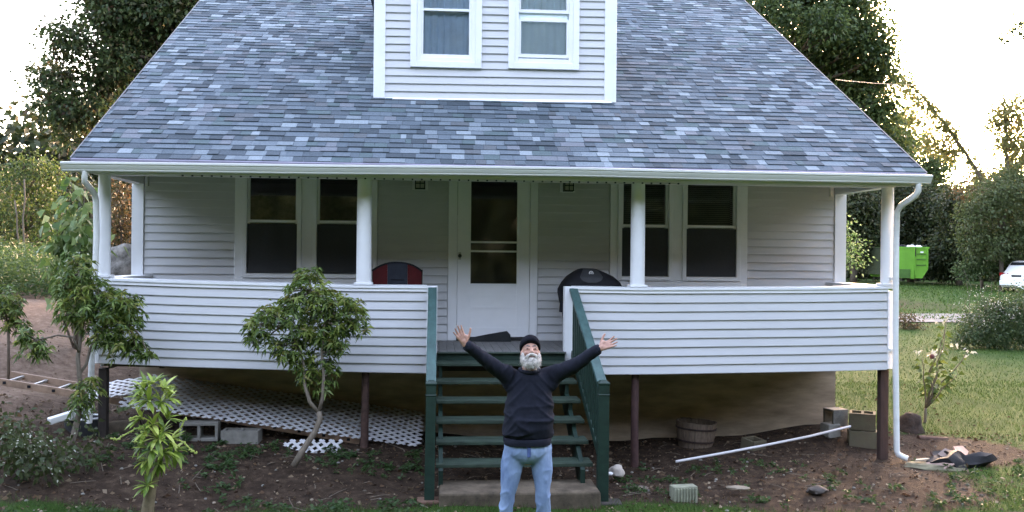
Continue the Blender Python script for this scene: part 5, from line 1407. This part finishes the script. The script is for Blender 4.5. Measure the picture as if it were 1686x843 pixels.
def leafy_shrub(name, label, trunkpaths, clusters, ymid, L, W, per_area, group=None, nleaf=11, mix=.3):
    """clusters: (point, radius); twigs run from the trunk paths to whorls of leaves"""
    base = trunkpaths[0][0][0]
    t_ = thing(name, label, 'shrub', base, group)
    tk = MB(); nodes = []
    for pts, r0, r1 in trunkpaths:
        pts = [Vector(p) for p in pts]
        tk.tube(pts, [r0+(r1-r0)*i/(len(pts)-1) for i in range(len(pts))], 8); nodes += pts[1:]
        nodes += [pts[i].lerp(pts[i+1], .5) for i in range(len(pts)-1)]
    ta, tb2 = [], []
    for c, r in clusters:
        c = Vector(c); nd = min(nodes, key=lambda p: (p-c).length)
        limb(tk, nd, c, .011, .006, .05)
        k = max(5, int(per_area*r*r))
        for j in range(k):
            d = Vector(unit(1)[0]); rr = r*rng.random()**.4
            p = c + Vector((d.x*rr, d.y*rr*1.1, d.z*rr*.85))
            ax = (d*.7 + Vector((0, -.15, .75)))
            (tb2 if (rng.random() < mix and d.z > -.2) else ta).append((p, ax))
            if j % 4 == 0: limb(tk, c.lerp(p, .1), p, .005, .003, .05, 3)
    tk.build('trunk', M['palebark'], t_, smooth=True)
    np_mesh('foliage', rosettes(ta, nleaf, L, W).reshape(-1, 3), 4, LM['shrub'], t_, kind='stuff')
    if tb2: np_mesh('young_foliage', rosettes(tb2, nleaf, L, W).reshape(-1, 3), 4, LM['shruby'], t_, kind='stuff')
    return t_
leafy_shrub('leggy_shrub', 'leggy evergreen shrub at the porch corner, with a drooping side branch', [
    ([(-4.320, -0.750, 0.263), (-4.283, -0.700, 0.448), (-4.254, -0.660, 0.649), (-4.242, -0.650, 0.885), (-4.274, -0.650, 1.183), (-4.258, -0.620, 1.390), (-4.228, -0.600, 1.718), (-4.288, -0.600, 2.017)], .035, .012),
    ([(-4.272, -0.650, 1.005), (-4.210, -0.600, 1.118), (-4.166, -0.600, 1.298), (-4.022, -0.600, 1.508), (-3.848, -0.600, 1.599)], .018, .008),
    ([(-4.263, -0.650, 1.243), (-4.311, -0.680, 1.395), (-4.447, -0.700, 1.414), (-4.634, -0.700, 1.366)], .014, .007)],
    [((-4.300, -0.600, 2.077), .17), ((-4.411, -0.550, 1.967), .17), ((-4.265, -0.500, 1.894), .2), ((-4.344, -0.600, 1.765), .2), ((-4.105, -0.620, 1.779), .22), ((-4.390, -0.550, 1.624), .17), ((-3.908, -0.600, 1.767), .2), ((-3.791, -0.600, 1.672), .15), ((-3.978, -0.650, 1.602), .24), ((-4.226, -0.600, 1.568), .2), ((-3.847, -0.600, 1.479), .2),
     ((-4.038, -0.550, 1.384), .18), ((-3.828, -0.600, 1.329), .15), ((-3.711, -0.600, 1.251), .12), ((-3.611, -0.600, 1.221), .07), ((-3.920, -0.550, 1.263), .12), ((-4.702, -0.700, 1.319), .16), ((-4.616, -0.700, 1.260), .12), ((-4.760, -0.700, 1.425), .1), ((-4.184, -0.700, 0.863), .16), ((-4.211, -0.750, 0.752), .12), ((-4.127, -0.700, 0.952), .1)],
    -.6, .085, .022, 850, None, 11, .45)
leafy_shrub('crooked_shrub', 'rounded evergreen shrub on a crooked forked trunk before the porch wall', [
    ([(-2.152, -0.850, 0.148), (-2.072, -0.800, 0.292), (-1.962, -0.750, 0.461), (-1.914, -0.720, 0.588), (-1.929, -0.700, 0.657)], .034, .026),
    ([(-1.928, -0.700, 0.645), (-2.019, -0.700, 0.755), (-2.071, -0.680, 0.915), (-2.088, -0.660, 1.125), (-2.151, -0.650, 1.367), (-2.272, -0.650, 1.549)], .022, .008),
    ([(-1.928, -0.700, 0.645), (-1.894, -0.700, 0.797), (-1.886, -0.680, 1.006), (-1.909, -0.660, 1.247), (-1.883, -0.650, 1.550), (-2.025, -0.640, 1.853)], .02, .008)],
    [((-2.037, -0.650, 1.987), .14), ((-2.100, -0.620, 1.882), .18), ((-1.914, -0.660, 1.824), .16), ((-2.183, -0.660, 1.762), .18), ((-1.830, -0.600, 1.700), .19), ((-2.013, -0.580, 1.667), .22), ((-1.643, -0.660, 1.704), .16), ((-1.551, -0.660, 1.583), .13), ((-1.477, -0.660, 1.461), .08), ((-1.737, -0.600, 1.547), .2), ((-2.271, -0.660, 1.610), .18),
     ((-2.450, -0.660, 1.639), .15), ((-2.568, -0.660, 1.518), .15), ((-2.626, -0.660, 1.397), .1), ((-2.448, -0.660, 1.397), .16), ((-2.303, -0.630, 1.304), .17), ((-2.132, -0.580, 1.452), .2), ((-1.953, -0.560, 1.421), .2), ((-1.764, -0.620, 1.365), .16), ((-2.212, -0.630, 1.182), .13), ((-1.915, -0.600, 1.179), .16), ((-2.037, -0.580, 1.055), .14), ((-2.064, -0.600, 0.965), .1),
     ((-1.821, -0.620, 1.029), .11), ((-1.906, -0.660, 0.912), .08), ((-1.699, -0.660, 1.277), .1), ((-2.145, -0.600, 1.210), .12)],
    -.65, .085, .022, 800, None, 11, .52)
leafy_shrub('low_shrub', 'small leafy shrub on the bare slope at the picture edge', [([((-6.235, 2.400, 1.086)[0], (-6.235, 2.400, 1.086)[1], gz(*(-6.235, 2.400, 1.086)[:2])-.05), (-6.244, 2.400, 1.203), (-6.276, 2.400, 1.398), (-6.293, 2.400, 1.632)], .02, .01)],
    [((-6.278, 2.400, 1.632), .2), ((-6.186, 2.400, 1.477), .2), ((-6.313, 2.400, 1.359), .2), ((-6.139, 2.400, 1.305), .14), ((-6.412, 2.400, 1.553), .2)], 2.4, .10, .03, 600, None, 9, .3)

# bright plant in front: its leaves are large enough to be pieces of their own
bp_ = thing('bright_plant', 'bright yellow green leafy plant with drooping flower spikes, nearest the picture bottom', 'plant', (-3.126, -2.300, -0.016))
st_ = MB(); st_.tube([(-3.125, -2.300, -0.050), (-3.113, -2.300, 0.123), (-3.086, -2.300, 0.321), (-3.034, -2.300, 0.470), (-3.026, -2.300, 0.619), (-3.051, -2.300, 0.792), (-3.068, -2.300, 0.966)], [.055, .05, .044, .03, .022, .018, .012], 9)
st_.build('stem', mat('pale_knotty_stem', (.17, .13, .075), .85, .35, 14, .5, 40), bp_, smooth=True)
br = LM['bright'] = leaf_mat('bright_leaf', [(.24, .34, .06)], .3, .35); br2 = leaf_mat('bright_leaf_pale', [(.42, .50, .13)], .3, .35); br3 = leaf_mat('bright_leaf_deep', [(.10, .18, .03)], .3, .35)
lmesh = []
for ma in (br, br2, br3, br, br3):
    for L, W in ((.10, .026), (.075, .022)):
        mb = MB(); n = 5; L_ = []
        for i in range(n+1):
            u = i/n; wd = W*math.sin(math.pi*min(1, u*.93+.07))**.8*.5; z = -.25*L*u*u
            L_ += [(-wd, L*u, z+wd*.35), (0, L*u, z), (wd, L*u, z+wd*.35)]
        mb.add(L_, [f for i in range(n) for f in ((i*3, i*3+1, i*3+4, i*3+3), (i*3+1, i*3+2, i*3+5, i*3+4))])
        me = bpy.data.meshes.new('leaf'); me.from_pydata(mb.v, [], mb.f); me.materials.append(ma); me.polygons.foreach_set('use_smooth', [True]*len(me.polygons)); lmesh.append(me)
ends = [((-3.146, -2.300, 1.115), (-.5, -.3, .8)), ((-3.065, -2.350, 1.162), (0, -.4, 1)), ((-2.992, -2.300, 1.115), (.5, -.3, .8)), ((-3.088, -2.380, 1.028), (-.2, -.7, .5)), ((-2.998, -2.360, 1.015), (.3, -.6, .5)), ((-2.966, -2.250, 1.033), (.7, .1, .5)), ((-3.189, -2.250, 1.034), (-.7, .1, .5)),
        ((-3.053, -2.380, 0.832), (0, -.7, .7)), ((-3.121, -2.340, 0.766), (-.7, -.4, .5)), ((-2.981, -2.360, 0.769), (.6, -.5, .5)), ((-3.012, -2.420, 0.731), (.1, -1, .3)), ((-2.939, -2.300, 0.678), (.9, -.2, .1)), ((-3.151, -2.300, 0.659), (-.8, -.3, .2)), ((-3.049, -2.420, 0.643), (-.2, -.9, -.1)), ((-2.965, -2.380, 0.610), (.5, -.7, -.3)), ((-3.008, -2.360, 0.522), (.2, -.7, -.5)), ((-2.910, -2.260, 0.599), (.9, 0, -.2)), ((-3.108, -2.330, 0.536), (-.5, -.6, -.4)),
        ((-3.097, -2.360, 0.336), (-.1, -.8, .6)), ((-3.168, -2.300, 0.867), (-.6, -.2, .5)), ((-2.992, -2.200, 0.849), (.5, .3, .6))]
nl = 0
for p, ax in ends:
    ax = Vector(ax).normalized(); s = ax.orthogonal().normalized(); s2 = ax.cross(s)
    for k in range(14):
        a_ = 2.4*k+rng.uniform(-.2, .2); d = ((s*math.cos(a_)+s2*math.sin(a_))*rng.uniform(.5, 1) + ax*rng.uniform(.15, .9)).normalized()
        o = bpy.data.objects.new('leaf', rng.choice(lmesh)); COL.objects.link(o); o.parent = bp_
        xx = d.cross(Vector((0, 0, 1))).normalized(); zz = xx.cross(d)
        mw = Matrix((xx, d, zz)).transposed().to_4x4(); mw.translation = Vector(p)-bp_.location + d*.004
        o.matrix_local = mw @ Matrix.Scale(rng.uniform(1.1, 1.6), 4); nl += 1
for path in (((-3.147, -2.320, 0.797), (-3.202, -2.360, 0.799), (-3.276, -2.380, 0.754), (-3.338, -2.380, 0.716), (-3.376, -2.380, 0.726)), ((-2.915, -2.300, 0.727), (-2.857, -2.320, 0.790), (-2.819, -2.340, 0.853), (-2.805, -2.340, 0.883)), ((-2.910, -2.300, 0.707), (-2.817, -2.340, 0.685), (-2.768, -2.360, 0.639), (-2.720, -2.360, 0.599), (-2.710, -2.360, 0.614)), ((-3.144, -2.300, 0.867), (-3.183, -2.330, 0.893), (-3.218, -2.340, 0.889), (-3.256, -2.340, 0.875)), ((-2.962, -2.300, 1.040), (-2.993, -2.330, 1.119), (-3.023, -2.330, 1.189))):
    pts = [Vector(p) for p in path]; mb = MB(); mb.tube(pts, .005, 5)
    for i in range(len(pts)-1):
        for k in range(5):
            p = pts[i].lerp(pts[i+1], k/5) + Vector((rng.gauss(0, .005), rng.gauss(0, .005), rng.gauss(0, .005))); mb.ell(p, (.008, .008, .008), None, 6)
    mb.build('flower_spike', br2, bp_)

# low bush with small white flowers, lower left
fb = thing('flowering_bush', 'low sprawling bush with tiny white flowers in front of the ladder', 'bush', (-4.431, -1.400, 0.281))
q = crown_quads([((-4.608, -1.300, 0.525), .24), ((-4.380, -1.400, 0.472), .22), ((-4.218, -1.450, 0.442), .2), ((-4.469, -1.500, 0.401), .22), ((-4.669, -1.400, 0.419), .24), ((-4.286, -1.500, 0.367), .18), ((-4.732, -1.200, 0.601), .2), ((-4.126, -1.300, 0.394), .16), ((-4.213, -1.000, 0.590), .12), ((-3.967, -0.900, 0.368), .14), ((-3.946, -1.200, 0.316), .12)], 240, .06, .07, 12)
np_mesh('foliage', q.reshape(-1, 3), 4, LM['muted'], fb, kind='stuff')
q = crown_quads([((-4.351, -1.600, 0.565), .25), ((-4.212, -1.750, 0.436), .25), ((-4.436, -1.700, 0.480), .25), ((-4.151, -1.650, 0.494), .2)], 24, .022, .06, 7); np_mesh('white_flowers', q.reshape(-1, 3), 4, LM['petal'], fb, kind='stuff')
q = crown_quads([((-4.759, -1.200, 0.685), .2), ((-4.693, -1.250, 0.555), .18)], 130, .06, .06, 12); np_mesh('rusty_foliage', q.reshape(-1, 3), 4, LM['red'], fb, kind='stuff')

# overhanging twig with a few leaves, top corner of the picture
tg = thing('overhanging_twig', 'sparse hanging twig with few leaves against the white sky', 'branch', (16.620, 16.000, 9.171))
tm_ = MB(); ends_ = [(15.504, 16.000, 8.818), (15.729, 16.000, 8.612), (15.780, 16.000, 9.146), (16.094, 16.000, 9.475)]
for e in ends_: limb(tm_, (16.840, 16.000, 9.623), e, .018, .005, .06)
tm_.build('twig', M['bark'], tg)
q = crown_quads([((15.597, 16.000, 8.821), .12), ((15.785, 16.000, 8.649), .12), ((16.024, 16.000, 8.975), .14), ((16.246, 16.000, 9.195), .14), ((16.093, 16.000, 9.546), .08), ((16.435, 16.000, 8.899), .15)], 900, .085, .07, 7); np_mesh('leaves', q.reshape(-1, 3), 4, LM['muted'], tg)
big = MB(); limb(big, (19.5, 17.5, gz(19.5, 17.5)-.1), (17.6, 16.6, 7.6), .2, .08, .03); limb(big, (17.6, 16.6, 7.6), (16.840, 16.000, 9.623), .07, .02, .03)
big.build('trunk', M['bark'], tg)

# far woods: one mass all round, also behind the camera
def woods(name, label, arcs, lm, leaf=.75, per=9):
    bl_ = []
    for (a0, a1, r0, r1, hh, n) in arcs:
        for _ in range(n):
            a_ = R(rng.uniform(a0, a1)); rr = rng.uniform(r0, r1); x = math.sin(a_)*rr; y = math.cos(a_)*rr-5
            h = hh*rng.uniform(.65, 1.05); z0 = gz(x, y)
            for zz in np.arange(.6, h, 1.5): bl_.append(((x+rng.gauss(0, .8), y+rng.gauss(0, .8), z0+zz), 1.5))
    q = crown_quads(bl_, 9, leaf, .7, per)
    return tag(np_mesh(name, q.reshape(-1, 3), 4, LM[lm], None), label, None, kind='stuff')
woods('far_woods', 'dark woods closing the view beyond the lawn and the slope', [(14, 40, 78, 92, 9, 60), (40, 75, 55, 75, 13, 70), (-75, -14, 42, 55, 7, 90), (-14, 14, 85, 100, 10, 30)], 'dark', .42, 20)
woods('woods_across_the_road', 'tall dark woods on the side facing the house front', [(75, 130, 40, 52, 16, 75), (130, 230, 34, 46, 21, 150), (230, 286, 40, 52, 16, 75)], 'front', 1.6, 4)

# grass, weeds, litter: stuff ------------------------------------------------
gp_, gh, gw = [], [], []
def scatter(n, x0, x1, y0, y1, h0, h1, w, thr):
    k = 0
    for _ in range(n):
        x = rng.uniform(x0, x1); y = rng.uniform(y0, y1)
        if grass_amount(x, y) + rng.uniform(-.25, .25) < thr: continue
        gp_.append((x, y, gz_fast(x, y))); gh.append(rng.uniform(h0, h1)); gw.append(w*rng.uniform(.7, 1.3))
GX_, GY_ = np.array(gx), np.array(gy); GZ_ = np.array([p[2] for p in gv]).reshape(len(gy), len(gx))
def gz_fast(x, y):
    i = min(max(np.searchsorted(GX_, x)-1, 0), len(gx)-2); j = min(max(np.searchsorted(GY_, y)-1, 0), len(gy)-2)
    u = (x-GX_[i])/(GX_[i+1]-GX_[i]); v = (y-GY_[j])/(GY_[j+1]-GY_[j])
    return float((GZ_[j,i]*(1-u)+GZ_[j,i+1]*u)*(1-v) + (GZ_[j+1,i]*(1-u)+GZ_[j+1,i+1]*u)*v)
scatter(26000, -6, 6.5, -3.2, -1.2, .03, .085, .006, .45)
scatter(34000, 4.2, 11, -2.5, 6, .025, .065, .008, .5)
scatter(42000, 4.2, 22, 4, 20, .025, .06, .017, .5)
scatter(24000, 9, 34, 19, 47, .06, .13, .05, .5)
scatter(9000, -9, -4, -1.5, 10, .03, .07, .010, .5)
gp_ = np.array(gp_); n = len(gp_); hh = np.array(gh); ww = np.array(gw)
az = nrg.uniform(0, 6.283, n); dx = np.stack([np.cos(az), np.sin(az), np.zeros(n)], 1)
tilt_ = nrg.normal(size=(n, 3))*np.array((.45, .45, 0)) + np.array((0, 0, 1)); tilt_ = norm(tilt_)
tri = np.empty((n, 3, 3)); tri[:, 0] = gp_ - dx*ww[:, None]*.5 - [0, 0, .005]; tri[:, 1] = gp_ + dx*ww[:, None]*.5 - [0, 0, .005]; tri[:, 2] = gp_ + tilt_*hh[:, None]
tag(np_mesh('grass', tri.reshape(-1, 3), 3, LM['grass'], None), 'short lawn grass growing thickly round the bare earth', None, kind='stuff')
# small weeds in the bare bed
tips = []
for _ in range(620):
    x = rng.uniform(-5.5, 6.0) if rng.random() < .6 else rng.uniform(-4.5, -.9); y = rng.uniform(-2.7, .1)
    if -.9 < x < .85 and y > -1.95: continue
    if noise.noise((x*1.1, y*1.1, 21)) < -.02: continue
    for _k in range(rng.randint(1, 4)):
        xx, yy = x+rng.gauss(0, .05), y+rng.gauss(0, .05); tips.append(((xx, yy, gz_fast(xx, yy)+rng.uniform(.01, .05)), (rng.gauss(0, .3), -.2, 1)))
tag(np_mesh('bed_weeds', rosettes(tips, 8, .06, .022, .9, .2).reshape(-1, 3), 4, LM['weed'], None), 'scattered small weeds growing in the brown earth bed', None, kind='stuff')
lp = []
for _ in range(15000):
    x = rng.uniform(-7.5, 7.5); y = rng.uniform(-2.9, 1.35) if rng.random() < .8 else rng.uniform(1, 8)
    if y > 1.3 and -4.4 < x < 4.4: continue
    lp.append((x, y, gz_fast(x, y)+.006))
lp = np.array(lp); n = len(lp); D_ = unit(n)*np.array((1, 1, .25))
sz = nrg.uniform(.012, .05, n)**1.0*nrg.choice([.6, 1, 1.4], n)
tag(np_mesh('leaf_litter', leaf_quads(lp, D_, sz, sz*.6, .05).reshape(-1, 3), 4, LM['litter'], None), 'dead leaves, chips and crumbs strewn over the brown earth', None, kind='stuff')

# pebbles and twigs
pm = MB()
for _ in range(520):
    x = rng.uniform(-6.5, 6.5); y = rng.uniform(-2.8, 1.2); r = rng.uniform(.006, .022)
    if -.8 < x < .75 and y < -1.3: continue
    c = (x, y, gz_fast(x, y)+r*.2); pm.ell(c, (r*rng.uniform(.8, 1.5), r, r*.7), Matrix.Rotation(rng.uniform(0, 3), 3, 'Z'), 6, rng.randint(0, 2))
tag(pm.build('pebbles', [M['flatstone'], mat('brown_pebble', (.10, .075, .055), .9, .3, 20), M['block']], None, smooth=True), 'small pebbles lying in the brown earth', None, kind='stuff')
tw = MB()
for _ in range(260):
    x = rng.uniform(-6, 6); y = rng.uniform(-2.7, 1.0)
    if -.8 < x < .75 and y < -1.3: continue
    a_ = rng.uniform(0, 3.14); L = rng.uniform(.05, .28); p = Vector((x, y, gz_fast(x, y)+.008)); q = p + Vector((math.cos(a_)*L, math.sin(a_)*L, 0)); q.z = gz_fast(q.x, q.y)+rng.uniform(.005, .03)
    tw.tube([p, p.lerp(q, .5)+Vector((rng.gauss(0, .01), rng.gauss(0, .01), .006)), q], [.004, .003, .002], 4)
tag(tw.build('twigs', M['palebark'], None), 'thin dry twigs scattered over the earth', None, kind='stuff')
